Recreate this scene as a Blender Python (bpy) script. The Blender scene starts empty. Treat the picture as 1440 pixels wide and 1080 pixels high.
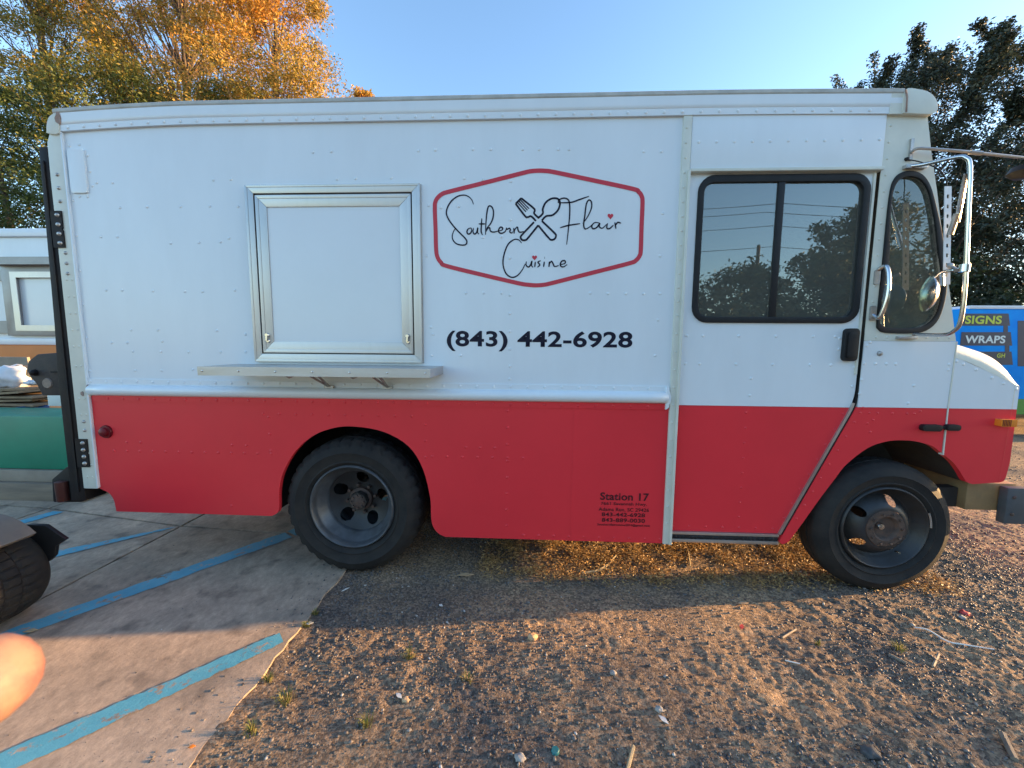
import bpy, bmesh, math, random
import numpy as np
from mathutils import Vector, Matrix
random.seed(7); rng = np.random.default_rng(7)
S = bpy.context.scene
COL = S.collection
PI = math.pi
# ------------------------------------------------------------------ camera
R_ = Vector((0.99896012, 0.04495285, 0.00761108)); U_ = Vector((-0.01206701, 0.09970154, 0.99494421)); F_ = Vector((-0.04396674, 0.99400143, -0.10014031))
CP = Vector((0.0, -2.25, 1.448)); FPX = 541.0
cam = bpy.data.cameras.new('camera'); camo = bpy.data.objects.new('camera', cam); COL.objects.link(camo)
camo.matrix_world = Matrix(((R_.x, U_.x, -F_.x, CP.x), (R_.y, U_.y, -F_.y, CP.y), (R_.z, U_.z, -F_.z, CP.z), (0, 0, 0, 1)))
cam.sensor_fit = 'HORIZONTAL'; cam.sensor_width = 36; cam.lens = 36 * FPX / 1440; cam.clip_start = 0.01; cam.clip_end = 3000
cam.dof.use_dof = True; cam.dof.focus_distance = 2.6; cam.dof.aperture_fstop = 22
S.camera = camo
# ------------------------------------------------------------------ sun, sky, exposure
SUN_EL = math.radians(9.5); SUN_AZ = math.radians(6.8)          # azimuth from +X towards +Y
world = bpy.data.worlds.new('World'); S.world = world; world.use_nodes = True
wn = world.node_tree.nodes; wl = world.node_tree.links
sky = wn.new('ShaderNodeTexSky'); sky.sky_type = 'NISHITA'; sky.sun_disc = False
sky.sun_elevation = SUN_EL; sky.sun_rotation = math.radians(90) - SUN_AZ
sky.altitude = 0; sky.air_density = 1.0; sky.dust_density = 0.5; sky.ozone_density = 2.3
bg = wn['Background']; wl.new(sky.outputs[0], bg.inputs[0]); bg.inputs[1].default_value = 0.15
sd = bpy.data.lights.new('sun', 'SUN'); so = bpy.data.objects.new('sun', sd); COL.objects.link(so)
sd.energy = 4.2; sd.angle = math.radians(0.6); sd.color = (1.0, 0.60, 0.26)
tosun = Vector((math.cos(SUN_EL) * math.cos(SUN_AZ), math.cos(SUN_EL) * math.sin(SUN_AZ), math.sin(SUN_EL)))
so.rotation_euler = tosun.to_track_quat('Z', 'Y').to_euler(); so.location = (30, 4, 6)
S.view_settings.view_transform = 'Standard'; S.view_settings.look = 'None'; S.view_settings.gamma = 1
S.view_settings.use_curve_mapping = False; S.view_settings.exposure = 1.95

# ------------------------------------------------------------------ helpers
def ray(px, py): return R_ * ((px - 720) / FPX) - U_ * ((py - 540) / FPX) + F_
def P(px, py, Y=0.0):
    d = ray(px, py); return CP + d * ((Y - CP.y) / d.y)
def G(px, py, z=0.0):
    d = ray(px, py); return CP + d * ((z - CP.z) / d.z)
def XZ(px, py, Y=0.0):
    p = P(px, py, Y); return (p.x, p.z)

def cat(pts, n=6, closed=False):
    pts = [tuple(p) for p in pts]; m = len(pts); out = []
    rngi = range(m) if closed else range(m - 1)
    for i in rngi:
        if closed: a, b, c, d = pts[i - 1], pts[i], pts[(i + 1) % m], pts[(i + 2) % m]
        else: a, b, c, d = pts[max(i - 1, 0)], pts[i], pts[i + 1], pts[min(i + 2, m - 1)]
        for k in range(n):
            t = k / n
            out.append(tuple(0.5 * (2 * b[j] + (c[j] - a[j]) * t + (2 * a[j] - 5 * b[j] + 4 * c[j] - d[j]) * t * t + (3 * b[j] - a[j] - 3 * c[j] + d[j]) * t ** 3) for j in range(len(b))))
    if not closed: out.append(pts[-1])
    return out

def rrect(x0, x1, z0, z1, r, n=6):
    out = []
    for cx, cz, a0 in ((x1 - r, z1 - r, 0), (x0 + r, z1 - r, 90), (x0 + r, z0 + r, 180), (x1 - r, z0 + r, 270)):
        for k in range(n + 1):
            a = math.radians(a0 + 90 * k / n); out.append((cx + r * math.cos(a), cz + r * math.sin(a)))
    return out

class MB:
    def __init__(s): s.v = []; s.f = []
    def add(s, v, f):
        o = len(s.v); s.v += [tuple(p) for p in v]; s.f += [tuple(i + o for i in q) for q in f]; return s
    def box(s, x0, x1, y0, y1, z0, z1):
        v = [(x, y, z) for x in (x0, x1) for y in (y0, y1) for z in (z0, z1)]
        return s.add(v, [(0, 1, 3, 2), (4, 6, 7, 5), (0, 4, 5, 1), (2, 3, 7, 6), (0, 2, 6, 4), (1, 5, 7, 3)])
    def obox(s, c, dx, dy, dz, sx, sy, sz):
        c = Vector(c); dx = Vector(dx).normalized(); dy = Vector(dy).normalized(); dz = Vector(dz).normalized()
        v = [c + dx * a * sx / 2 + dy * b * sy / 2 + dz * e * sz / 2 for a in (-1, 1) for b in (-1, 1) for e in (-1, 1)]
        return s.add(v, [(0, 1, 3, 2), (4, 6, 7, 5), (0, 4, 5, 1), (2, 3, 7, 6), (0, 2, 6, 4), (1, 5, 7, 3)])
    def prism(s, poly, y0, y1, holes=(), axis='y'):
        """outline in (x,z) extruded along y, with holes"""
        bm = bmesh.new(); edges = []; loops = [list(poly)] + [list(h) for h in holes]; vl = []
        for lp in loops:
            vs = [bm.verts.new((a, 0, b)) for a, b in lp]; vl.append(vs)
            for i in range(len(vs)): edges.append(bm.edges.new((vs[i], vs[(i + 1) % len(vs)])))
        bmesh.ops.triangle_fill(bm, use_beauty=True, use_dissolve=False, edges=edges)
        bm.verts.index_update()
        base = [(v.co.x, v.co.z) for v in bm.verts]; tris = [tuple(v.index for v in f.verts) for f in bm.faces]
        li = [[v.index for v in vs] for vs in vl]; n = len(base)
        mk = (lambda a, y, b: (a, y, b)) if axis == 'y' else ((lambda a, y, b: (y, a, b)) if axis == 'x' else (lambda a, y, b: (a, b, y)))
        V = [mk(a, y0, b) for a, b in base] + [mk(a, y1, b) for a, b in base]
        Fc = [t for t in tris] + [tuple(reversed([i + n for i in t])) for t in tris]
        for l in li:
            for i in range(len(l)):
                a, b = l[i], l[(i + 1) % len(l)]; Fc.append((a, b, b + n, a + n))
        bm.free(); return s.add(V, Fc)
    def grid(s, rows, closed=False):
        n = len(rows[0]); v = [p for r in rows for p in r]; f = []
        for i in range(len(rows) - 1):
            for j in range(n if closed else n - 1):
                a = i * n + j; b = i * n + (j + 1) % n; f.append((a, b, b + n, a + n))
        return s.add(v, f)
    def tube(s, path, r, n=8, caps=True):
        path = [Vector(p) for p in path]; m = len(path)
        rr = r if isinstance(r, (list, tuple)) else [r] * m; rows = []; prev = None
        for i, p in enumerate(path):
            t = (path[min(i + 1, m - 1)] - path[max(i - 1, 0)]).normalized()
            if prev is None: u = t.orthogonal().normalized()
            else:
                u = prev - t * prev.dot(t); u = u.normalized() if u.length > 1e-6 else t.orthogonal().normalized()
            prev = u; w = t.cross(u)
            rows.append([tuple(p + (u * math.cos(2 * PI * k / n) + w * math.sin(2 * PI * k / n)) * rr[i]) for k in range(n)])
        s.grid(rows, True)
        if caps:
            o = len(s.v) - m * n
            s.f.append(tuple(o + k for k in reversed(range(n)))); s.f.append(tuple(o + (m - 1) * n + k for k in range(n)))
        return s
    def lathe(s, prof, c, n=48, axis='y', closed=False, mod=None):
        """profile of (radius, offset along axis)"""
        rows = []
        for pi, (r, y) in enumerate(prof):
            row = []
            for k in range(n):
                a = 2 * PI * k / n; q = r + (mod(pi, k) if mod else 0)
                if axis == 'y': row.append((c[0] + q * math.cos(a), c[1] + y, c[2] + q * math.sin(a)))
                elif axis == 'z': row.append((c[0] + q * math.cos(a), c[1] + q * math.sin(a), c[2] + y))
                else: row.append((c[0] + y, c[1] + q * math.cos(a), c[2] + q * math.sin(a)))
            rows.append(row)
        if closed: rows.append(rows[0])
        return s.grid(rows, True)
    def dome(s, c, r, h, nrm=(0, -1, 0), n=8):
        c = Vector(c); d = Vector(nrm).normalized(); u = d.orthogonal().normalized(); w = d.cross(u); rows = []
        for q, e in ((1, 0), (0.8, 0.62), (0.45, 0.92)):
            rows.append([tuple(c + (u * math.cos(2 * PI * k / n) + w * math.sin(2 * PI * k / n)) * r * q + d * h * e) for k in range(n)])
        s.grid(rows, True); o = len(s.v) - n; s.v.append(tuple(c + d * h))
        s.f += [(o + k, o + (k + 1) % n, o + n) for k in range(n)]; return s
    def build(s, name, mat, parent=None, bevel=0, smooth=False, kind=None, label=None, ang=40):
        me = bpy.data.meshes.new(name); off = wloc(parent) if parent else Vector()
        v = np.array(s.v, dtype=np.float64).reshape(-1, 3) - np.array(off)
        me.from_pydata(v.tolist(), [], s.f)
        bm = bmesh.new(); bm.from_mesh(me); bmesh.ops.recalc_face_normals(bm, faces=bm.faces)
        if bevel:
            bmesh.ops.remove_doubles(bm, verts=bm.verts, dist=1e-5)
            ed = [e for e in bm.edges if len(e.link_faces) == 2 and e.calc_face_angle(0) > math.radians(35)]
            bmesh.ops.bevel(bm, geom=ed, offset=bevel, segments=2, profile=0.6, affect='EDGES', clamp_overlap=True)
        if smooth or bevel:
            for f in bm.faces: f.smooth = True
            for e in bm.edges:
                if len(e.link_faces) == 2 and e.calc_face_angle(0) > math.radians(ang): e.smooth = False
        bm.to_mesh(me); bm.free()
        return link(name, me, mat, parent, kind, label)

def wloc(o):
    v = Vector()
    while o: v = v + Vector(o.location); o = o.parent
    return v
def link(name, me, mat, parent=None, kind=None, label=None):
    o = bpy.data.objects.new(name, me); COL.objects.link(o)
    if mat: me.materials.append(mat)
    if parent: o.parent = parent
    if kind: o['kind'] = kind
    if label: o['label'] = label
    return o
def thing(name, label, cat_, loc=(0, 0, 0), group=None):
    o = bpy.data.objects.new(name, None); COL.objects.link(o); o.location = loc; o.empty_display_size = 0.2
    o['label'] = label; o['category'] = cat_
    if group: o['group'] = group
    return o
def tag(o, label, cat_, group=None):
    o['label'] = label; o['category'] = cat_
    if group: o['group'] = group
    return o

# ------------------------------------------------------------------ materials
def nd(nt, t, **kw):
    n = nt.nodes.new(t)
    for k, v in kw.items(): setattr(n, k, v)
    return n
def mat(name, col, rough=0.5, metal=0.0, var=0.0, vs=4.0, col2=None, bump=0.0, bs=60.0, coat=0.0, spec=0.5, stretch=None, sss=0, rv=0.0):
    m = bpy.data.materials.new(name); m.use_nodes = True; nt = m.node_tree; b = nt.nodes['Principled BSDF']
    b.inputs['Base Color'].default_value = (*col, 1); b.inputs['Roughness'].default_value = rough; b.inputs['Metallic'].default_value = metal
    b.inputs['Coat Weight'].default_value = coat; b.inputs['Specular IOR Level'].default_value = spec
    if coat: b.inputs['Coat Roughness'].default_value = 0.12
    if sss: b.inputs['Subsurface Weight'].default_value = sss; b.inputs['Subsurface Radius'].default_value = (0.012, 0.004, 0.002)
    tc = nd(nt, 'ShaderNodeTexCoord'); mp = nd(nt, 'ShaderNodeMapping'); nt.links.new(tc.outputs['Object'], mp.inputs[0])
    if stretch: mp.inputs['Scale'].default_value = stretch
    if var or col2 or rv:
        nz = nd(nt, 'ShaderNodeTexNoise'); nz.inputs['Scale'].default_value = vs; nz.inputs['Detail'].default_value = 8; nz.inputs['Roughness'].default_value = 0.65
        nt.links.new(mp.outputs[0], nz.inputs[0])
        rp = nd(nt, 'ShaderNodeValToRGB'); rp.color_ramp.elements[0].position = 0.35; rp.color_ramp.elements[1].position = 0.65
        c2 = col2 if col2 else tuple(min(1, c * (1 - var)) for c in col)
        rp.color_ramp.elements[0].color = (*c2, 1); rp.color_ramp.elements[1].color = (*col, 1)
        nt.links.new(nz.outputs[0], rp.inputs[0]); nt.links.new(rp.outputs[0], b.inputs['Base Color'])
        if rv:
            mr = nd(nt, 'ShaderNodeMapRange'); mr.inputs[1].default_value = 0.3; mr.inputs[2].default_value = 0.7
            mr.inputs[3].default_value = max(0.02, rough - rv); mr.inputs[4].default_value = min(1, rough + rv)
            nt.links.new(nz.outputs[0], mr.inputs[0]); nt.links.new(mr.outputs[0], b.inputs['Roughness'])
    if bump:
        n2 = nd(nt, 'ShaderNodeTexNoise'); n2.inputs['Scale'].default_value = bs; n2.inputs['Detail'].default_value = 6
        nt.links.new(mp.outputs[0], n2.inputs[0]); bp = nd(nt, 'ShaderNodeBump'); bp.inputs['Strength'].default_value = bump; bp.inputs['Distance'].default_value = 0.01
        nt.links.new(n2.outputs[0], bp.inputs['Height']); nt.links.new(bp.outputs[0], b.inputs['Normal'])
    return m
def glass(name, tint, refl=0.16, rough=0.0, haze=0.085):
    m = bpy.data.materials.new(name); m.use_nodes = True; nt = m.node_tree; nt.nodes.remove(nt.nodes['Principled BSDF'])
    tr = nd(nt, 'ShaderNodeBsdfTransparent'); tr.inputs[0].default_value = (*tint, 1)
    gl = nd(nt, 'ShaderNodeBsdfGlossy'); gl.inputs['Roughness'].default_value = rough; gl.inputs['Color'].default_value = (0.92, 0.97, 0.95, 1)
    lw = nd(nt, 'ShaderNodeFresnel'); lw.inputs[0].default_value = (1 + math.sqrt(refl)) / (1 - math.sqrt(refl))
    mx = nd(nt, 'ShaderNodeMixShader'); nt.links.new(lw.outputs[0], mx.inputs[0]); nt.links.new(tr.outputs[0], mx.inputs[1]); nt.links.new(gl.outputs[0], mx.inputs[2])
    df = nd(nt, 'ShaderNodeBsdfDiffuse'); df.inputs[0].default_value = (0.6, 0.6, 0.57, 1); m2 = nd(nt, 'ShaderNodeMixShader'); m2.inputs[0].default_value = haze  # even pale haze mixed into the pane to lift its dark reflections
    nt.links.new(mx.outputs[0], m2.inputs[1]); nt.links.new(df.outputs[0], m2.inputs[2])
    nt.links.new(m2.outputs[0], nt.nodes['Material Output'].inputs[0]); return m

M = {}
M['white'] = mat('white_vinyl', (0.72, 0.785, 0.825), 0.32, var=0.06, vs=1.4, stretch=(2.2, 1, 0.6), bump=0.05, bs=2.2, coat=0.15)
M['red'] = mat('red_vinyl', (0.76, 0.033, 0.047), 0.36, var=0.08, vs=1.5, bump=0.06, bs=2.5, coat=0.05, spec=0.4)
M['cream'] = mat('old_cream_paint', (0.66, 0.68, 0.60), 0.42, var=0.10, vs=6, bump=0.06, bs=30)
M['creamrust'] = mat('chipped_cream_paint', (0.66, 0.68, 0.60), 0.5, vs=9, col2=(0.60, 0.60, 0.52), bump=0.1, bs=40)
M['rust'] = mat('bare_rusty_patch', (0.36, 0.27, 0.23), 0.7, vs=20, col2=(0.25, 0.15, 0.11), bump=0.2)
M['gutter'] = mat('grey_gutter', (0.50, 0.51, 0.48), 0.55, var=0.25, vs=8)
M['alu'] = mat('brushed_aluminium', (0.60, 0.585, 0.56), 0.40, 0.85, var=0.25, vs=3, stretch=(1, 1, 0.35), bump=0.03, bs=90, rv=0.10)
M['aluh'] = mat('brushed_aluminium_shelf', (0.55, 0.54, 0.53), 0.40, 0.75, var=0.25, vs=4, stretch=(0.6, 1, 3), bump=0.03, bs=90, rv=0.10)
M['chrome'] = mat('chrome', (0.62, 0.61, 0.60), 0.20, 1.0, var=0.1, vs=15, rv=0.06)
M['steel'] = mat('dull_steel', (0.50, 0.49, 0.47), 0.45, 0.8, var=0.3, vs=15)
M['shutter'] = mat('white_shutter', (0.70, 0.75, 0.78), 0.25, var=0.05, vs=1.2, coat=0.3, bump=0.03, bs=3)
M['black'] = mat('black_rubber', (0.014, 0.015, 0.017), 0.5, var=0.3, vs=20, spec=0.3)
M['blackpaint'] = mat('black_mast_paint', (0.010, 0.010, 0.013), 0.6, vs=7, col2=(0.022, 0.016, 0.014), bump=0.1, bs=50, spec=0.2)
M['dark'] = mat('underbody_black', (0.018, 0.016, 0.015), 0.85, vs=6, col2=(0.035, 0.028, 0.022))
M['tyre'] = mat('tyre_rubber', (0.017, 0.017, 0.018), 0.75, vs=10, col2=(0.030, 0.028, 0.026), bump=0.12, bs=120, spec=0.25)
M['rim'] = mat('grey_rim_paint', (0.026, 0.029, 0.034), 0.48, vs=9, col2=(0.020, 0.018, 0.016), bump=0.08, bs=60)
M['rimlight'] = mat('worn_rim_barrel', (0.11, 0.12, 0.132), 0.42, 0.2, vs=9, col2=(0.06, 0.062, 0.066), bump=0.06, bs=60)
M['hub'] = mat('rusty_hub', (0.11, 0.066, 0.048), 0.75, 0.1, vs=30, col2=(0.06, 0.044, 0.038), bump=0.25, bs=80)
M['ink'] = mat('navy_black_print', (0.010, 0.010, 0.026), 0.45, spec=0.2)
M['logored'] = mat('red_print', (0.56, 0.045, 0.07), 0.4, spec=0.3)
M['maroon'] = mat('dark_print_on_red', (0.055, 0.006, 0.012), 0.4)
M['redlens'] = mat('red_lens', (0.13, 0.006, 0.012), 0.45, spec=0.3)
M['amber'] = mat('amber_lens', (0.75, 0.22, 0.02), 0.25, coat=0.5)
M['glass'] = glass('door_glass', (0.74, 0.80, 0.77), 0.20)
M['glassq'] = glass('quarter_glass', (0.62, 0.76, 0.70), 0.12)
M['glassw'] = glass('windshield_glass', (0.70, 0.80, 0.76), 0.06)
M['mirrorface'] = mat('mirror_face', (0.85, 0.85, 0.85), 0.03, 1.0)
M['seat'] = mat('grey_seat_cloth', (0.06, 0.065, 0.07), 0.8)
M['inwall'] = mat('interior_panel', (0.55, 0.56, 0.54), 0.7, var=0.2)
M['floor'] = mat('cab_floor', (0.06, 0.055, 0.05), 0.8)
M['wood'] = mat('weathered_timber', (0.26, 0.21, 0.155), 0.8, vs=14, col2=(0.17, 0.14, 0.11), stretch=(0.15, 1, 1), bump=0.2, bs=80)
M['bumperwood'] = mat('tan_bumper_paint', (0.30, 0.19, 0.085), 0.6, vs=8, col2=(0.2, 0.13, 0.065), bump=0.1)
M['bumpergrey'] = mat('grey_bumper_end', (0.07, 0.08, 0.09), 0.6, var=0.3, vs=8)
M['green'] = mat('green_box_paint', (0.003, 0.23, 0.13), 0.5, var=0.2, vs=3, bump=0.05, bs=20)
M['card'] = mat('brown_cardboard', (0.33, 0.22, 0.13), 0.85, var=0.3, vs=10)
M['bag'] = mat('white_plastic_bag', (0.72, 0.73, 0.74), 0.4, var=0.1, vs=10, bump=0.4, bs=20)
M['blue'] = mat('blue_plastic', (0.02, 0.12, 0.32), 0.4, var=0.2)
M['orange'] = mat('orange_wrap', (0.62, 0.19, 0.03), 0.4, var=0.1, vs=3)
M['greyframe'] = mat('grey_frame_metal', (0.30, 0.30, 0.30), 0.45, 0.5, var=0.2)
M['ply'] = mat('plywood_board', (0.33, 0.28, 0.22), 0.8, var=0.2, vs=6)
M['vanblue'] = mat('bright_blue_wrap', (0.003, 0.25, 0.80), 0.45, vs=3, col2=(0.006, 0.33, 0.86), spec=0.15)
M['vandark'] = mat('dark_sign_print', (0.03, 0.04, 0.075), 0.4)
M['lime'] = mat('lime_print', (0.50, 0.62, 0.06), 0.4)
M['pale'] = mat('pale_print', (0.62, 0.74, 0.74), 0.4)
M['vangreen'] = mat('green_wrap', (0.05, 0.25, 0.04), 0.4)
M['skin'] = mat('skin', (0.27, 0.165, 0.115), 0.6, vs=130, col2=(0.215, 0.085, 0.075), sss=0.12, bump=0.05, bs=400)  # lighter mottling in the colour stands in for sun patches on the finger
M['sleeve'] = mat('dark_sleeve', (0.03, 0.04, 0.07), 0.9)
M['nail'] = mat('nail', (0.75, 0.45, 0.36), 0.3)
M['bark'] = mat('bark', (0.16, 0.12, 0.09), 0.9, vs=12, col2=(0.08, 0.06, 0.05), bump=0.5, bs=25)
M['pole'] = mat('pole_wood', (0.11, 0.085, 0.065), 0.9, var=0.3)
M['straw'] = mat('dry_straw', (0.50, 0.40, 0.24), 0.8, var=0.3, vs=30)
M['stick'] = mat('pale_stick', (0.42, 0.34, 0.24), 0.8, vs=30, col2=(0.26, 0.2, 0.14))
M['stone'] = mat('pale_stone', (0.42, 0.39, 0.35), 0.8, vs=30, col2=(0.3, 0.27, 0.24))
M['dstone'] = mat('dark_stone', (0.10, 0.10, 0.105), 0.8, vs=30, col2=(0.06, 0.06, 0.06))
M['paper'] = mat('white_scrap', (0.70, 0.69, 0.65), 0.6)
M['redleaf'] = mat('red_leaf', (0.50, 0.06, 0.06), 0.6)
M['teal'] = mat('teal_cap', (0.03, 0.18, 0.19), 0.4)
M['tan'] = mat('tan_wood_chip', (0.55, 0.36, 0.20), 0.8)

def leafmat(name, cols, trans=0.35):
    m = bpy.data.materials.new(name); m.use_nodes = True; nt = m.node_tree; b = nt.nodes['Principled BSDF']
    at = nd(nt, 'ShaderNodeAttribute'); at.attribute_name = 'tint'
    rp = nd(nt, 'ShaderNodeValToRGB'); els = rp.color_ramp.elements
    for i, (p, c) in enumerate(cols):
        e = els[i] if i < 2 else els.new(p); e.position = p; e.color = (*c, 1)
    nt.links.new(at.outputs['Fac'], rp.inputs[0]); nt.links.new(rp.outputs[0], b.inputs['Base Color']); b.inputs['Roughness'].default_value = 0.55
    tl = nd(nt, 'ShaderNodeBsdfTranslucent'); nt.links.new(rp.outputs[0], tl.inputs[0])
    mx = nd(nt, 'ShaderNodeMixShader'); mx.inputs[0].default_value = trans
    nt.links.new(b.outputs[0], mx.inputs[1]); nt.links.new(tl.outputs[0], mx.inputs[2]); nt.links.new(mx.outputs[0], nt.nodes['Material Output'].inputs[0]); return m
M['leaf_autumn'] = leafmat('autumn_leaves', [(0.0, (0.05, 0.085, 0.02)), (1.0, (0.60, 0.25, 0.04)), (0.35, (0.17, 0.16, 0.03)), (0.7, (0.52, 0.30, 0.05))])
M['leaf_mixed'] = leafmat('mixed_leaves', [(0.0, (0.025, 0.055, 0.015)), (1.0, (0.50, 0.30, 0.04)), (0.5, (0.11, 0.14, 0.03))])
M['leaf_dark'] = leafmat('dark_oak_leaves', [(0.0, (0.022, 0.034, 0.022)), (1.0, (0.085, 0.09, 0.05)), (0.5, (0.04, 0.055, 0.034))], 0.22)
M['leaf_hedge'] = leafmat('hedge_leaves', [(0.0, (0.03, 0.05, 0.02)), (1.0, (0.12, 0.13, 0.04)), (0.5, (0.06, 0.08, 0.03))], 0.25)
M['leaf_road'] = leafmat('roadside_leaves', [(0.0, (0.06, 0.08, 0.04)), (1.0, (0.22, 0.20, 0.09)), (0.5, (0.12, 0.14, 0.07))], 0.25)
M['grass'] = leafmat('grass_blades', [(0.0, (0.10, 0.14, 0.03)), (1.0, (0.34, 0.27, 0.12)), (0.5, (0.18, 0.19, 0.05))], 0.3)
M['litter'] = leafmat('sun_gold_straw', [(0.0, (0.22, 0.13, 0.06)), (1.0, (0.62, 0.40, 0.16)), (0.5, (0.42, 0.25, 0.09))], 0.2)  # straw tones with extra gold, sunlight put into the colour
M['gravelst'] = leafmat('gravel_stones', [(0.0, (0.05, 0.05, 0.052)), (1.0, (0.50, 0.47, 0.43)), (0.45, (0.13, 0.12, 0.115)), (0.8, (0.24, 0.20, 0.165))], 0.0)

# ------------------------------------------------------------------ numpy noise
def vnoise(x, y, seed=0):
    xi = np.floor(x).astype(np.int64); yi = np.floor(y).astype(np.int64); fx = x - xi; fy = y - yi
    fx = fx * fx * (3 - 2 * fx); fy = fy * fy * (3 - 2 * fy)
    def h(a, b):
        n = (a * 374761393 + b * 668265263 + seed * 974634533) & 0x7fffffff
        n = ((n ^ (n >> 13)) * 1274126177) & 0x7fffffff
        return ((n ^ (n >> 16)) & 0xffff) / 65535.0
    return (h(xi, yi) * (1 - fx) + h(xi + 1, yi) * fx) * (1 - fy) + (h(xi, yi + 1) * (1 - fx) + h(xi + 1, yi + 1) * fx) * fy
def fbm(x, y, o=4, seed=0, g=0.5):
    s = 0; a = 1; t = 0
    for i in range(o): s = s + a * vnoise(x * 2 ** i + 17 * i, y * 2 ** i + 31 * i, seed + i); t += a; a *= g
    return s / t

# ------------------------------------------------------------------ ground
EDGE_X = -1.15                                                     # right edge of the concrete
def ground_h(x, y):
    near = np.clip((5.5 - np.abs(x - 1.5)) / 1.5, 0, 1) * np.clip((3.2 - np.abs(y)) / 1.0, 0, 1)
    rough = np.clip(0.35 + 2.4 * (fbm(x * 1.1, y * 1.6, 2, 14) - 0.32), 0.25, 1.3)
    h = (fbm(x * 4.0, y * 5.0, 2, 3) - 0.5) * 0.010 + ((fbm(x * 11, y * 13, 2, 9) - 0.5) * 0.015 + (fbm(x * 36, y * 40, 2, 19, 0.7) - 0.5) * 0.012) * rough
    ruts = (fbm(x * 0.9 + 3, y * 2.0, 2, 21) - 0.5) * 0.03
    h = (h + ruts) * near - 0.010 + 0.007 * np.exp(-((x - EDGE_X) / 0.05) ** 2)
    for wx, wy in ((2.1, 0.1), (-1.1, 0.1)):                        # tyres bed in
        h = np.where((x - wx) ** 2 + (y - wy) ** 2 * 1.5 < 0.09, np.minimum(h, 0.0), h)
    return np.minimum(h, np.where(x < EDGE_X - 0.035, -0.012, np.where(x < EDGE_X + 0.05, 0.001, 1.0)))
def axis_coords(a, b, step, far):
    c = list(np.arange(a, b, step)); d = step; x = b
    while x < far: c.append(x); d *= 1.22; x += d
    d = step; x = a - step; left = []
    while x > -far: left.append(x); d *= 1.22; x -= d
    return np.array(left[::-1] + c)
gx = axis_coords(-1.2, 4.2, 0.0088, 900); gy = axis_coords(-1.40, 1.2, 0.0088, 900)
GX, GY = np.meshgrid(gx, gy); GZ = ground_h(GX, GY)
nx, ny = len(gx), len(gy)
gme = bpy.data.meshes.new('ground'); gme.vertices.add(nx * ny); gme.vertices.foreach_set('co', np.stack([GX, GY, GZ], -1).astype(np.float32).ravel())
ii, jj = np.meshgrid(np.arange(nx - 1), np.arange(ny - 1)); a = (jj * nx + ii).ravel()
quads = np.stack([a, a + 1, a + 1 + nx, a + nx], -1).astype(np.int32); nq = len(quads)
gme.loops.add(nq * 4); gme.loops.foreach_set('vertex_index', quads.ravel()); gme.polygons.add(nq); gme.polygons.foreach_set('loop_start', np.arange(nq, dtype=np.int32) * 4)
gme.update(calc_edges=True); gme.validate()
def ground_mat():
    m = bpy.data.materials.new('dirt_and_gravel'); m.use_nodes = True; nt = m.node_tree; b = nt.nodes['Principled BSDF']; b.inputs['Roughness'].default_value = 0.9; b.inputs['Specular IOR Level'].default_value = 0.25
    tc = nd(nt, 'ShaderNodeTexCoord')
    def noise(sc, det=6, ro=0.6):
        n = nd(nt, 'ShaderNodeTexNoise'); n.inputs['Scale'].default_value = sc; n.inputs['Detail'].default_value = det; n.inputs['Roughness'].default_value = ro; nt.links.new(tc.outputs['Object'], n.inputs[0]); return n
    n1 = noise(1.3, 7); r1 = nd(nt, 'ShaderNodeValToRGB'); r1.color_ramp.elements[0].position = 0.38; r1.color_ramp.elements[1].position = 0.62
    r1.color_ramp.elements[0].color = (0.15, 0.122, 0.10, 1); r1.color_ramp.elements[1].color = (0.37, 0.255, 0.155, 1); nt.links.new(n1.outputs[0], r1.inputs[0])
    v = nd(nt, 'ShaderNodeTexVoronoi'); v.inputs['Scale'].default_value = 95; nt.links.new(tc.outputs['Object'], v.inputs['Vector'])
    r2 = nd(nt, 'ShaderNodeValToRGB'); r2.color_ramp.elements[0].color = (0.5, 0.5, 0.52, 1); r2.color_ramp.elements[1].color = (1.65, 1.6, 1.55, 1); r2.color_ramp.elements[0].position = 0.25; r2.color_ramp.elements[1].position = 0.95
    sp = nd(nt, 'ShaderNodeSeparateColor'); nt.links.new(v.outputs['Color'], sp.inputs[0]); nt.links.new(sp.outputs[0], r2.inputs[0])
    mx = nd(nt, 'ShaderNodeMix', data_type='RGBA', blend_type='MULTIPLY'); mx.inputs[0].default_value = 0.75
    nt.links.new(r1.outputs[0], mx.inputs[6]); nt.links.new(r2.outputs[0], mx.inputs[7]); nt.links.new(mx.outputs[2], b.inputs['Base Color'])
    n3 = noise(45, 8, 0.75); bp = nd(nt, 'ShaderNodeBump'); bp.inputs['Strength'].default_value = 0.8; bp.inputs['Distance'].default_value = 0.012; nt.links.new(n3.outputs[0], bp.inputs['Height'])
    b2 = nd(nt, 'ShaderNodeBump'); b2.inputs['Strength'].default_value = 0.6; b2.inputs['Distance'].default_value = 0.006; b2.invert = True
    nt.links.new(v.outputs['Distance'], b2.inputs['Height']); nt.links.new(bp.outputs[0], b2.inputs['Normal']); nt.links.new(b2.outputs[0], b.inputs['Normal']); return m
M['ground'] = ground_mat()
link('ground', gme, M['ground'], None, 'structure')

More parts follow.
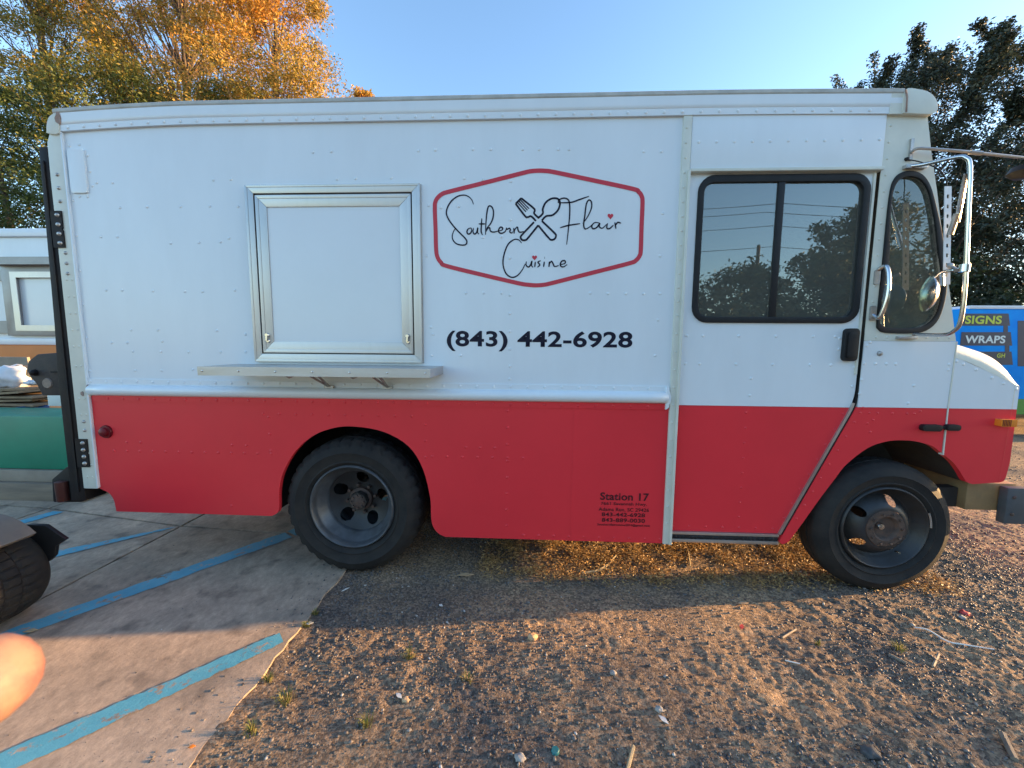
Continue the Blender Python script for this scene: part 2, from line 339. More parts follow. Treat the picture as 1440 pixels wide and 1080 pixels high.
# concrete pad in slabs with open joints
def concrete_nodes(nt, tc):
    def noise(sc, det=8, ro=0.65, stretch=None):
        n = nd(nt, 'ShaderNodeTexNoise'); n.inputs['Scale'].default_value = sc; n.inputs['Detail'].default_value = det; n.inputs['Roughness'].default_value = ro
        if stretch:
            mp = nd(nt, 'ShaderNodeMapping'); mp.inputs['Scale'].default_value = stretch; mp.inputs['Rotation'].default_value = (0, 0, 0.6); nt.links.new(tc.outputs['Object'], mp.inputs[0]); nt.links.new(mp.outputs[0], n.inputs[0])
        else: nt.links.new(tc.outputs['Object'], n.inputs[0])
        return n
    n1 = noise(2.2); r1 = nd(nt, 'ShaderNodeValToRGB'); e = r1.color_ramp.elements; e[0].position = 0.3; e[1].position = 0.68; e[0].color = (0.25, 0.205, 0.158, 1); e[1].color = (0.57, 0.435, 0.315, 1); nt.links.new(n1.outputs[0], r1.inputs[0])
    n2 = noise(34, 10, 0.85, (1, 0.6, 1)); r2 = nd(nt, 'ShaderNodeValToRGB'); e = r2.color_ramp.elements; e[0].position = 0.3; e[1].position = 0.7; e[0].color = (0.55, 0.55, 0.56, 1); e[1].color = (1.25, 1.22, 1.2, 1); nt.links.new(n2.outputs[0], r2.inputs[0])
    mx = nd(nt, 'ShaderNodeMix', data_type='RGBA', blend_type='MULTIPLY'); mx.inputs[0].default_value = 1; nt.links.new(r1.outputs[0], mx.inputs[6]); nt.links.new(r2.outputs[0], mx.inputs[7])
    n4 = noise(7, 3, 0.5); r4 = nd(nt, 'ShaderNodeValToRGB'); e = r4.color_ramp.elements; e[0].position = 0.30; e[1].position = 0.46; e[0].color = (0.26, 0.27, 0.29, 1); e[1].color = (1, 1, 1, 1); nt.links.new(n4.outputs[0], r4.inputs[0])
    m2 = nd(nt, 'ShaderNodeMix', data_type='RGBA', blend_type='MULTIPLY'); m2.inputs[0].default_value = 0.6; nt.links.new(mx.outputs[2], m2.inputs[6]); nt.links.new(r4.outputs[0], m2.inputs[7])
    n3 = noise(70, 8, 0.8); bp = nd(nt, 'ShaderNodeBump'); bp.inputs['Strength'].default_value = 0.55; bp.inputs['Distance'].default_value = 0.006; nt.links.new(n3.outputs[0], bp.inputs['Height'])
    return m2.outputs[2], bp.outputs[0], noise
def concrete_mat():
    m = bpy.data.materials.new('stained_concrete'); m.use_nodes = True; nt = m.node_tree; b = nt.nodes['Principled BSDF']; b.inputs['Roughness'].default_value = 0.85
    tc = nd(nt, 'ShaderNodeTexCoord'); c, n, _ = concrete_nodes(nt, tc); nt.links.new(c, b.inputs['Base Color']); nt.links.new(n, b.inputs['Normal']); return m
def stripe_mat():
    m = bpy.data.materials.new('worn_blue_road_paint'); m.use_nodes = True; nt = m.node_tree; b = nt.nodes['Principled BSDF']; b.inputs['Roughness'].default_value = 0.7
    tc = nd(nt, 'ShaderNodeTexCoord'); c, n, noise = concrete_nodes(nt, tc)
    n1 = noise(14, 10, 0.75); r = nd(nt, 'ShaderNodeValToRGB'); e = r.color_ramp.elements; e[0].position = 0.395; e[1].position = 0.45; e[0].color = (0, 0, 0, 1); e[1].color = (1, 1, 1, 1); nt.links.new(n1.outputs[0], r.inputs[0])
    n2 = noise(5, 6); r2 = nd(nt, 'ShaderNodeValToRGB'); e = r2.color_ramp.elements; e[0].position = 0.3; e[1].position = 0.7; e[0].color = (0.06, 0.29, 0.41, 1); e[1].color = (0.12, 0.40, 0.51, 1); nt.links.new(n2.outputs[0], r2.inputs[0])
    mx = nd(nt, 'ShaderNodeMix', data_type='RGBA'); nt.links.new(r.outputs[0], mx.inputs[0]); nt.links.new(c, mx.inputs[6]); nt.links.new(r2.outputs[0], mx.inputs[7]); nt.links.new(mx.outputs[2], b.inputs['Base Color']); nt.links.new(n, b.inputs['Normal']); return m
M['concrete'] = concrete_mat(); M['stripe'] = stripe_mat()
pad = bpy.data.objects.new('concrete_pavement', None); COL.objects.link(pad); pad['kind'] = 'structure'
def slab(poly):
    # ragged edge towards the gravel
    out = []
    for i in range(len(poly)):
        (x0, y0), (x1, y1) = poly[i], poly[(i + 1) % len(poly)]; n = max(1, int(math.hypot(x1 - x0, y1 - y0) / 0.05)); n = min(n, 90)
        for k in range(n):
            t = k / n; jx = (random.uniform(-0.004, 0.004) if x0 < EDGE_X - 0.05 or x1 < EDGE_X - 0.05 else -abs(random.gauss(0, 0.010)) + random.uniform(-.004, .004)) if k else 0; jy = random.uniform(-0.004, 0.004) if k else 0
            out.append((x0 + (x1 - x0) * t + jx, y0 + (y1 - y0) * t + jy))
    mb = MB(); mb.prism(out, -0.12, 0.0, axis='z'); mb.build('concrete_slab', M['concrete'], pad)
JY = lambda x: 0.555 - 0.17 * (x + 2.75) * (1 if x < -2.75 else 0.45)
g_ = 0.010
slab([(-2.735 + g_, -3.4), (EDGE_X + 0.02, -3.4), (EDGE_X, -0.4), (EDGE_X - 0.01, JY(EDGE_X) - g_), (-2.745 + g_, JY(-2.745) - g_)])
slab([(-2.735 - g_, -3.4), (-2.745 - g_, JY(-2.745) - g_), (-4.18 + g_, JY(-4.18) - g_), (-4.14 + g_, -3.4)])
slab([(-4.14 - g_, -3.4), (-4.18 - g_, JY(-4.18) - g_), (-9, JY(-6.5) - g_), (-9, -3.4)])
slab([(-2.745 + g_, JY(-2.745) + g_), (EDGE_X - 0.01, JY(EDGE_X) + g_), (EDGE_X, 4.5), (-2.77 + g_, 4.5)])
slab([(-2.745 - g_, JY(-2.745) + g_), (-2.77 - g_, 4.5), (-4.25 + g_, 4.5), (-4.18 + g_, JY(-4.18) + g_)])
slab([(-4.18 - g_, JY(-4.18) + g_), (-4.25 - g_, 4.5), (-9, 4.5), (-9, JY(-6.5) + g_)])
def stripe(quad):
    (a0, a1), (b0, b1) = quad; n = 40; rows = []
    for k in range(n + 1):
        t = k / n; j1 = random.uniform(-0.006, 0.006); j2 = random.uniform(-0.006, 0.006)
        p = [a0[i] + (a1[i] - a0[i]) * t for i in (0, 1)]; q = [b0[i] + (b1[i] - b0[i]) * t for i in (0, 1)]
        rows.append([(p[0] + j1, p[1] + j2, 0.004), (q[0] + j2, q[1] + j1, 0.004)])
    mb = MB(); mb.grid(rows); return mb.build('painted_stripe', M['stripe'], pad)
stripe((((-2.66, -0.64), (-1.86, 0.50)), ((-2.50, -0.61), (-1.755, 0.43))))
stripe((((-1.86, 0.52), (-1.25, 1.36)), ((-1.75, 0.45), (-1.17, 1.26))))
stripe((((-1.93, -1.20), (-1.24, -0.51)), ((-1.77, -1.20), (-1.18, -0.57))))
stripe((((-3.60, -0.12), (-2.78, 0.535)), ((-3.45, -0.23), (-2.76, 0.535))))
stripe((((-4.12, 0.53), (-4.06, 0.74)), ((-4.02, 0.50), (-3.95, 0.74))))

# ------------------------------------------------------------------ food truck
W = 2.15                                                           # body width
truck = thing('food_truck', 'white over red step van food truck with closed serving window and script lettering', 'food truck', (0, W / 2, 0))
T = truck
def droop(x):
    d = 0.0
    if x < -1.9: d -= 0.030 * ((-1.9 - x) / 0.9) ** 1.6
    if x > 0.9: d -= 0.012 * ((x - 0.9) / 1.0) ** 1.5
    return d
# side skin
mb = MB(); mb.prism([(-2.72, 1.116), (0.814, 1.116), (0.814, 2.70), (0.2, 2.70), (-1.9, 2.70), (-2.72, 2.675)], 0.0, 0.03); side = mb.build('side_panel', M['white'], T)
arch = cat([(-0.506, 0.267), (-0.552, 0.292), (-0.585, 0.345), (-0.592, 0.42), (-0.596, 0.515), (-0.637, 0.693), (-0.722, 0.833), (-0.872, 0.920), (-1.047, 0.950), (-1.18, 0.940), (-1.315, 0.888), (-1.431, 0.788), (-1.515, 0.651), (-1.546, 0.536), (-1.551, 0.44), (-1.562, 0.395), (-1.603, 0.370)], 4)
left = cat([(-2.625, 0.372), (-2.628, 0.40), (-2.636, 0.45), (-2.662, 0.492), (-2.72, 0.52)], 4)
mb = MB(); mb.prism([(-2.72, 1.114), (0.814, 1.114), (0.814, 0.267)] + arch + left, 0.0, 0.028); skirt = mb.build('skirt_panel', M['red'], T)
# vinyl seam down the red panel: a thin overlap
mb = MB(); mb.prism([(0.265, 0.268), (0.812, 0.268), (0.812, 1.082), (0.265, 1.082)], -0.0012, 0.0); mb.build('vinyl_overlap', M['red'], skirt)
# corner posts
mb = MB(); mb.prism([(-2.815, 0.523), (-2.722, 0.523), (-2.722, 2.652), (-2.79, 2.652), (-2.812, 2.60), (-2.815, 2.4)], -0.012, 0.10); rpost = mb.build('rear_post', M['cream'], T, bevel=0.006)
mb = MB(); mb.prism([(-2.724, 0.53), (-2.714, 0.53), (-2.714, 2.655), (-2.724, 2.655)], -0.015, 0.0); mb.build('edge_trim', M['white'], rpost, bevel=0.002)
mb = MB(); mb.prism(cat([(-2.722, 2.645), (-2.722, 2.745), (-2.765, 2.738), (-2.788, 2.70), (-2.795, 2.655), (-2.79, 2.645)], 3, True), -0.022, 0.05); cap = mb.build('corner_cap', M['creamrust'], rpost, bevel=0.006)
for (x, z, r) in ((-2.712, 1.165, 0.017), (-2.755, 1.13, 0.010), (-2.715, 2.725, 0.022)):
    mb = MB(); pts = [(x + r * random.uniform(0.6, 1.2) * math.cos(k), z + 1.6 * r * random.uniform(0.6, 1.2) * math.sin(k)) for k in np.linspace(0, 2 * PI, 11)[:-1]]
    mb.prism(pts, -0.0235 if z > 2.6 else -0.0165, -0.010); mb.build('chipped_patch', M['rust'], rpost)
# middle post and front upper panel
mb = MB(); mb.prism([(0.814, 0.268), (0.860, 0.268), (0.860, 2.683), (0.814, 2.683)], -0.013, 0.04)
mpost = mb.build('door_post', M['cream'], T, bevel=0.004)
mb = MB(); mb.prism([(0.848, 0.27), (0.862, 0.27), (0.862, 2.40), (0.848, 2.40)], -0.024, -0.012); mb.build('post_bead', M['cream'], mpost, bevel=0.003)
mb = MB(); mb.prism([(0.862, 2.408), (1.866, 2.408), (1.866, 2.70), (0.862, 2.70)], -0.008, 0.03); up = mb.build('header_panel', M['white'], T, bevel=0.003)
mb = MB(); mb.prism([(0.862, 2.392), (1.868, 2.390), (1.868, 2.408), (0.862, 2.408)], -0.022, 0.03); mb.build('drip_rail', M['cream'], up, bevel=0.004)
# cornice along the roof edge
def sweep(prof, xs, name, mt, parent, dz=1.0, smooth=True):
    rows = []
    for x in xs: rows.append([(x, y, z + droop(x) * dz) for y, z in prof])
    m_ = MB(); m_.grid(rows)
    for r in (0, len(rows) - 1):
        o = r * len(prof); m_.f.append(tuple(o + k for k in range(len(prof))))
    return m_.build(name, mt, parent, smooth=smooth)
xs = list(np.linspace(-2.745, 1.93, 50))
sweep([(0.0, 2.683), (-0.016, 2.683), (-0.017, 2.716), (-0.019, 2.718), (-0.021, 2.735), (-0.020, 2.782), (0.0, 2.784), (0.02, 2.786), (0.02, 2.69)], xs, 'roof_cornice', M['white'], T)
roofp = [(-0.0205, 2.779), (-0.024, 2.785), (-0.024, 2.800), (-0.018, 2.805), (0.05, 2.812), (0.5, 2.845), (W / 2, 2.855), (W - 0.5, 2.845), (W - 0.02, 2.812), (W, 2.78), (W, 2.75), (0.0, 2.75)]
roof = sweep(roofp, xs, 'roof', M['gutter'], T, smooth=False)
# front roof cap with rounded nose
capo = cat([(1.93, 2.668), (1.93, 2.780), (2.0, 2.782), (2.052, 2.766), (2.086, 2.735), (2.101, 2.70), (2.098, 2.675), (2.078, 2.660)], 4)
mb = MB(); mb.prism(capo, -0.025, W + 0.025); fcap = mb.build('front_roof_cap', M['cream'], T, bevel=0.012)
mb = MB(); mb.prism([(1.868, 2.668), (1.93, 2.667), (1.93, 2.775), (1.868, 2.776)], -0.0205, 0.0); mb.build('cornice_end', M['cream'], T)
mb = MB(); mb.tube([(1.925, -0.033, 2.775), (1.935, -0.034, 2.74), (1.938, -0.034, 2.668)], 0.004); mb.build('sealant_bead', M['rust'], fcap)
# rub rail
prf = [(0.0, 1.188)] + [(-0.006 - 0.036 * math.sin(t), 1.1535 + 0.034 * math.cos(t)) for t in np.linspace(0.05, PI - 0.05, 9)] + [(0.0, 1.119)]
mb = MB(); rows = [[(x, y, z) for y, z in prf] for x in np.linspace(-2.70, 0.795, 30)]
rows = [[(-2.715, y * 0.35, 1.1535 + (z - 1.1535) * 0.7) for y, z in prf]] + rows + [[(0.808, y * 0.3, 1.1535 + (z - 1.1535) * 0.6) for y, z in prf]]
mb.grid(rows); rail = mb.build('rub_rail', M['white'], T, smooth=True, ang=70)
mb = MB(); mb.prism([(-2.722, 1.186), (0.800, 1.184), (0.812, 1.198), (0.806, 1.218), (-2.722, 1.223)], -0.008, 0.0); mb.build('rail_flange', M['white'], rail)
mb = MB(); mb.prism([(-2.70, 1.084), (0.806, 1.083), (0.806, 1.119), (-2.70, 1.120)], -0.007, 0.0); mb.build('rail_flange', M['red'], rail, label='red lower flange')

mb = MB(); rs_ = random.Random(4); pts = [(0.795 + 0.020 * math.sin(t) + rs_.uniform(-.004, .004), 1.152 + 0.066 * math.cos(t)) for t in np.linspace(0, PI, 14)]
mb.prism([(0.788, 1.085)] + pts[::-1] + [(0.788, 1.220)], -0.021, -0.0142 + 0.0142); mb.build('rail_end_cap', M['white'], rail, bevel=0.004)

# door (slides behind the header)
DY = 0.012
dcut = cat([(1.857, 1.60), (1.857, 1.32), (1.856, 1.205), (1.848, 1.150), (1.832, 1.095), (1.79, 1.0)], 4)
door = MB(); wo = rrect(0.922, 1.826, 1.587, 2.381, 0.085)
whole = [(0.862, 1.1085)] + [(1.8360, 1.1085)] + [p for p in reversed(dcut) if p[1] > 1.11] + [(1.857, 2.395), (0.862, 2.395)]
door.prism(whole, DY, 0.035, [wo]); dr = door.build('door', M['white'], T)
door = MB(); door.prism([(0.862, 0.344), (1.494, 0.344)] + [p for p in reversed(dcut) if p[1] < 1.105] + [(1.8345, 1.1065), (0.862, 1.1065)], DY, 0.035); door.build('lower_panel', M['red'], dr)
# edge trim strip and black seal along the slanted cut
def strip(path, w, y0, y1, name, mt, parent, side_=1):
    m_ = MB(); path = [Vector((a, 0, b)) for a, b in path]; ra = []; n = len(path)
    for i, p in enumerate(path):
        t = (path[min(i + 1, n - 1)] - path[max(i - 1, 0)]).normalized(); nn = Vector((t.z, 0, -t.x)) * w * side_
        ra.append([(p.x, y1, p.z), (p.x, y0, p.z), (p.x + nn.x, y0, p.z + nn.z), (p.x + nn.x, y1, p.z + nn.z)])
    m_.grid(ra, True); m_.f += [(0, 1, 2, 3), tuple(4 * (n - 1) + k for k in range(4))]
    return m_.build(name, mt, parent)
slant = [(1.494, 0.345)] + [p for p in reversed(dcut) if p[1] < 1.15]
strip([(a - 0.004, b) for a, b in slant], 0.014, 0.002, DY + 0.002, 'edge_trim', M['alu'], dr)
full = slant + [(1.857, 1.25), (1.858, 1.6), (1.858, 2.39)]
strip([(a + 0.011, b) for a, b in full], 0.010, 0.004, 0.035, 'door_seal', M['black'], dr)
mb = MB(); mb.prism([(1.840, 1.30), (1.852, 1.30), (1.852, 2.39), (1.840, 2.39)], 0.004, DY); mb.build('edge_trim', M['cream'], dr)
# door window
mb = MB(); mb.prism(rrect(0.918, 1.830, 1.584, 2.384, 0.088), 0.0, 0.022, [rrect(0.950, 1.793, 1.618, 2.343, 0.055)]); wf = mb.build('window_frame', M['black'], dr, bevel=0.004)
mb = MB(); mb.prism([(1.345, 1.617), (1.381, 1.617), (1.381, 2.344), (1.345, 2.344)], 0.004, 0.026); mb.build('window_divider', M['black'], wf, bevel=0.003)
mb = MB(); mb.prism([(0.945, 1.612), (1.362, 1.612), (1.362, 2.348), (0.945, 2.348)], 0.013, 0.017); mb.build('window_pane', M['glass'], wf)
mb = MB(); mb.prism([(1.362, 1.612), (1.798, 1.612), (1.798, 2.348), (1.362, 2.348)], 0.018, 0.022); mb.build('window_pane', M['glass'], wf)
# window latch seen through the glass
mb = MB(); mb.box(1.724, 1.772, 0.028, 0.06, 1.672, 1.745).box(1.712, 1.722, 0.03, 0.05, 1.675, 1.72); mb.build('window_latch', M['inwall'], wf)
# door handle
mb = MB(); mb.prism(rrect(1.757, 1.832, 1.374, 1.556, 0.022), -0.014, DY); hd = mb.build('door_handle', M['black'], dr, bevel=0.005)
mb = MB(); mb.prism(rrect(1.768, 1.821, 1.392, 1.535, 0.015), -0.022, -0.012); mb.build('handle_grip', M['black'], hd, bevel=0.004)
# sill
mb = MB(); mb.prism([(0.860, 0.326), (1.494, 0.326), (1.494, 0.342), (0.860, 0.342)], 0.0, 0.05).prism([(0.860, 0.280), (1.494, 0.281), (1.490, 0.300), (0.860, 0.299)], -0.004, 0.06)
sill = mb.build('door_sill', M['alu'], T, bevel=0.002)
rw = []
for k in range(60):
    x = 0.862 + k * 0.0106; rw.append([(x, 0.002 + random.uniform(-0.002, 0.002), 0.300), (x, 0.000 + random.uniform(-0.003, 0.003), 0.313 + random.uniform(-0.002, 0.003)), (x, 0.004, 0.326)])
mb = MB(); mb.grid(rw); mb.build('rubber_strip', M['black'], sill)

# cab side ------------------------------------------------
qw = cat([(1.922, 1.60), (1.921, 1.911), (1.921, 2.25), (1.940, 2.352), (1.99, 2.387), (2.06, 2.378), (2.115, 2.325), (2.160, 2.22), (2.215, 2.05), (2.255, 1.87), (2.268, 1.74), (2.245, 1.61), (2.185, 1.545), (2.10, 1.530), (1.975, 1.533), (1.935, 1.552)], 4, True)
qc = (2.07, 1.95)
qin = [(qc[0] + (a - qc[0]) * (1 - 0.030 / max(0.05, math.hypot(a - qc[0], b - qc[1]))), qc[1] + (b - qc[1]) * (1 - 0.030 / max(0.05, math.hypot(a - qc[0], b - qc[1])))) for a, b in qw]
pil = [(1.8695, 1.4885), (2.358, 1.4885), (2.30, 1.73), (2.255, 1.91), (2.169, 2.281), (2.118, 2.48), (2.077, 2.665), (1.8695, 2.67)]
mb = MB(); mb.prism(pil, 0.0, 0.03, [qin]); pillar = mb.build('cab_pillar', M['cream'], T)
mb = MB(); mb.prism(qw, -0.010, 0.02, [qin]); qf = mb.build('quarter_window_frame', M['black'], pillar, bevel=0.004)
q2 = [(qc[0] + (a - qc[0]) * 1.012, qc[1] + (b - qc[1]) * 1.012) for a, b in qin]
mb = MB(); mb.prism(q2, 0.010, 0.014); mb.build('quarter_window_pane', M['glassq'], qf)
mb = MB(); mb.prism([p for p in [(1.8695, 1.1135), (2.352, 1.1135), (2.357, 1.487), (1.8695, 1.487)]], -0.0015, 0.03); mb.build('cab_side_panel', M['white'], T)
fa = cat([(1.497, 0.30), (1.515, 0.285), (1.548, 0.300), (1.570, 0.335), (1.609, 0.398), (1.697, 0.553), (1.78, 0.690), (1.837, 0.778), (1.946, 0.877), (2.045, 0.917), (2.129, 0.926), (2.21, 0.920), (2.295, 0.896), (2.352, 0.857)], 4)
fl = [(a + 0.022, b) for a, b in [(1.494, 0.345)] + [p for p in reversed(dcut) if p[1] < 1.112]]
mb = MB(); mb.prism(fa + [(2.352, 1.112), (1.8645, 1.112)] + list(reversed(fl)), -0.0015, 0.03); fend = mb.build('front_fender', M['red'], T)
# hood side: white above, red below, amber lamp, latch
hs = [(2.360, 1.1135), (2.724, 1.1135), (2.722, 1.245), (2.706, 1.248), (2.629, 1.284), (2.509, 1.340), (2.363, 1.402)]
mb = MB(); mb.prism(hs, -0.0015, 0.03); hood = mb.build('hood', M['white'], T)
fb = cat([(2.360, 0.850), (2.421, 0.803), (2.465, 0.750), (2.490, 0.713), (2.508, 0.690), (2.540, 0.678)], 4)
mb = MB(); mb.prism(fb + [(2.69, 0.692), (2.708, 0.70), (2.716, 0.72), (2.727, 0.81), (2.724, 1.112), (2.360, 1.112)], -0.0015, 0.03); mb.build('red_panel', M['red'], hood)
strip([(2.358, 0.845), (2.354, 1.10), (2.3575, 1.487)], 0.006, -0.004, 0.02, 'panel_gap_trim', M['cream'], hood)
# rounded shoulder and hood top
top = cat([(2.360, 1.492), (2.46, 1.462), (2.574, 1.424), (2.64, 1.385), (2.690, 1.335), (2.722, 1.275), (2.726, 1.245)], 4)
low = cat([(2.362, 1.400), (2.44, 1.371), (2.509, 1.340), (2.58, 1.306), (2.629, 1.284), (2.69, 1.255), (2.722, 1.243)], 4)
rows = []
for (xt, zt), (xl, zl) in zip(top, low):
    r = []
    for t in np.linspace(0, PI / 2, 8): r.append((xl + (xt - xl) * math.sin(t), -0.002 + 0.075 * (1 - math.cos(t)), zl + (zt - zl) * math.sin(t)))
    r += [(xt + 0.002, 0.5, zt + 0.012), (xt + 0.003, W / 2, zt + 0.015), (xt + 0.002, W - 0.5, zt + 0.012), (xt, W - 0.07, zt), (xl, W, zl)]
    rows.append(r)
mb = MB(); mb.grid(rows); mb.build('hood_top', M['cream'], hood, smooth=True, ang=60)
# grille face: rounded corner strip in red and cream
def face(z0, z1, mt, nm):
    rows = []
    for z in (z0, z1):
        x0 = 2.7255 if z > 0.85 else 2.712
        rows.append([(x0 - 0.03, -0.0020, z)] + [(x0 - 0.03 + 0.045 * math.sin(t), -0.002 + 0.045 * (1 - math.cos(t)), z) for t in np.linspace(0.2, PI / 2, 7)] + [(x0 + 0.03, 0.4, z), (x0 + 0.035, W / 2, z), (x0 + 0.03, W - 0.4, z), (x0, W - 0.05, z), (x0 - 0.05, W, z)])
    m_ = MB(); m_.grid(rows); return m_.build(nm, mt, hood, smooth=True, ang=60)
face(1.1135, 1.247, M['cream'], 'nose_upper'); face(0.695, 1.112, M['red'], 'nose_lower')
mb = MB(); mb.prism(rrect(2.615, 2.698, 1.020, 1.060, 0.006), -0.034, 0.0); lampo = mb.build('indicator_lamp', M['amber'], hood, bevel=0.006)
mb = MB()
for k in range(6): mb.prism([(2.622 + k * 0.008, 1.022), (2.625 + k * 0.008, 1.022), (2.625 + k * 0.008, 1.058), (2.622 + k * 0.008, 1.058)], -0.0355, -0.033)
mb.build('lens_ribs', M['redlens'], lampo)
mb = MB(); mb.prism(rrect(2.212, 2.318, 0.985, 1.022, 0.017), -0.026, 0.0).prism(rrect(2.342, 2.416, 0.990, 1.024, 0.015), -0.026, 0.0).prism([(2.31, 0.998), (2.36, 0.998), (2.36, 1.014), (2.31, 1.014)], -0.020, 0.0)
mb.build('hood_latch', M['black'], hood, bevel=0.005)
mb = MB(); mb.dome((1.957, -0.001, 1.418), 0.016, 0.014); mb.build('lock_button', M['steel'], T)

# bumper
mb = MB(); mb.box(2.585, 2.86, 0.06, W - 0.06, 0.50, 0.665); bump = mb.build('bumper', M['bumperwood'], T, bevel=0.006)
mb = MB(); mb.box(2.755, 2.92, 0.01, 0.055, 0.44, 0.655); mb.build('bumper_end', M['bumpergrey'], bump, bevel=0.008)
for bx, bz in ((2.79, 0.50), (2.79, 0.60), (2.885, 0.55)):
    mb = MB(); mb.dome((bx, 0.0095, bz), 0.011, 0.008, n=6); mb.build('bolt', M['hub'], bump)
mb = MB(); mb.box(2.3, 2.58, 0.10, 0.16, 0.50, 0.62); mb.build('bumper_bracket', M['dark'], bump, bevel=0.004)

# serving window ----------------------------------------------
def mitre(x0, x1, z0, z1, w, y0, y1, name, mt, parent, lip=0.0025):
    fr = None
    segs = [((x0, z0), (x1, z0), (x1 - w, z0 + w), (x0 + w, z0 + w)), ((x1, z0), (x1, z1), (x1 - w, z1 - w), (x1 - w, z0 + w)), ((x1, z1), (x0, z1), (x0 + w, z1 - w), (x1 - w, z1 - w)), ((x0, z1), (x0, z0), (x0 + w, z0 + w), (x0 + w, z1 - w))]
    outp = []
    for sg in segs:
        cx = sum(p[0] for p in sg) / 4; cz = sum(p[1] for p in sg) / 4; e = 0.0006
        sg = [(a + (cx - a) * e / max(1e-3, abs(cx - a)) * 0.5, b + (cz - b) * e / max(1e-3, abs(cz - b)) * 0.5) for a, b in sg]
        m_ = MB(); m_.prism(sg, y0, y1)
        # raised outer lip
        def lerp(p, q, t): return (p[0] + (q[0] - p[0]) * t, p[1] + (q[1] - p[1]) * t)
        ls = [lerp(sg[0], sg[3], 0.0), lerp(sg[1], sg[2], 0.0), lerp(sg[1], sg[2], 0.30), lerp(sg[0], sg[3], 0.30)]
        m_.prism(ls, y0 - lip, y0 + 0.001)
        outp.append(m_.build(name, mt, parent, bevel=0.0015))
    return outp
mb = MB(); mb.prism(rrect(-1.642, -0.620, 1.338, 2.350, 0.004), -0.004, 0.0); sw = mb.build('serving_window', M['alu'], T)
mitre(-1.638, -0.624, 1.340, 2.348, 0.047, -0.020, -0.004, 'frame_bar', M['alu'], sw)
mb = MB(); mb.prism(rrect(-1.590, -0.672, 1.388, 2.300, 0.003), -0.0055, -0.004); mb.build('frame_gap', M['black'], sw)
mitre(-1.584, -0.678, 1.394, 2.293, 0.066, -0.016, -0.0055, 'shutter_frame', M['alu'], sw)
mb = MB(); mb.prism(rrect(-1.520, -0.742, 1.458, 2.229, 0.003), -0.0105, -0.0055); mb.build('shutter', M['shutter'], sw)
for x in (-1.552, -0.711):
    mb = MB(); mb.lathe([(0.0, -0.030), (0.010, -0.030), (0.013, -0.026), (0.014, -0.016)], (x, 0, 1.497), 14); mb.lathe([(0.0, -0.026), (0.008, -0.026), (0.011, -0.022), (0.012, -0.016)], (x + 0.003, 0, 1.462), 14)
    mb.obox((x + 0.002, -0.030, 1.480), (1, 0, 0), (0, 1, 0), (0.1, 0, 1), 0.010, 0.010, 0.03); mb.build('shutter_latch', M['chrome'], sw, smooth=True)
mb = MB()
for k in range(14):
    x = -1.63 + k * 0.012; mb.dome((x + random.uniform(-0.004, 0.004), -0.010, 2.352), random.uniform(0.003, 0.005), 0.003, (0, -0.7, 0.7), 8)
mb.build('sealant_bead', M['white'], sw)
# shelf
SX0, SX1, SZ0, SZ1, SD = -1.752, -0.508, 1.277, 1.324, 0.296
mb = MB(); mb.box(SX0, SX1, -SD, 0.0, SZ1 - 0.004, SZ1).box(SX0, SX1, -SD, -SD + 0.003, SZ0, SZ1 - 0.004).box(SX0, SX0 + 0.003, -SD + 0.003, 0, SZ0, SZ1 - 0.004).box(SX1 - 0.003, SX1, -SD + 0.003, 0, SZ0, SZ1 - 0.004)
shelf = mb.build('serving_shelf', M['aluh'], T)
mb = MB()
for k in range(7): mb.dome((SX0 + 0.025 + k * (SX1 - SX0 - 0.05) / 6, -SD, 1.301), 0.006, 0.004)
mb.build('shelf_screws', M['chrome'], shelf, kind='stuff')
for x in (-1.215, -0.860):
    mb = MB(); mb.tube([(x - 0.03, -0.22, SZ0 + 0.03), (x + 0.02, -0.02, 1.195)], 0.006).tube([(x + 0.025, -0.20, SZ0 + 0.03), (x + 0.027, -0.02, 1.195)], 0.006).tube([(x + 0.0, -0.16, SZ0 + 0.03), (x + 0.022, -0.02, 1.195)], 0.005)
    mb.box(x - 0.005, x + 0.05, -0.025, -0.005, 1.185, 1.20); mb.tube([(x - 0.12, -0.23, SZ0 + 0.01), (x - 0.09, -0.22, SZ0 - 0.012), (x - 0.04, -0.22, SZ0 + 0.01)], 0.007)
    mb.build('shelf_bracket', M['steel'], shelf)

# vent flap, tail lamp
mb = MB(); mb.prism(rrect(-2.699, -2.598, 2.318, 2.565, 0.015), -0.010, 0.0); vf = mb.build('vent_cover', M['white'], T, bevel=0.006)
mb = MB(); mb.lathe([(0.0, -0.034), (0.018, -0.032), (0.027, -0.025), (0.029, -0.012), (0.038, -0.011), (0.041, -0.004), (0.041, 0.0)], (-2.637, 0, 0.891), 28); mb.build('side_marker_lamp', M['redlens'], T, smooth=True)

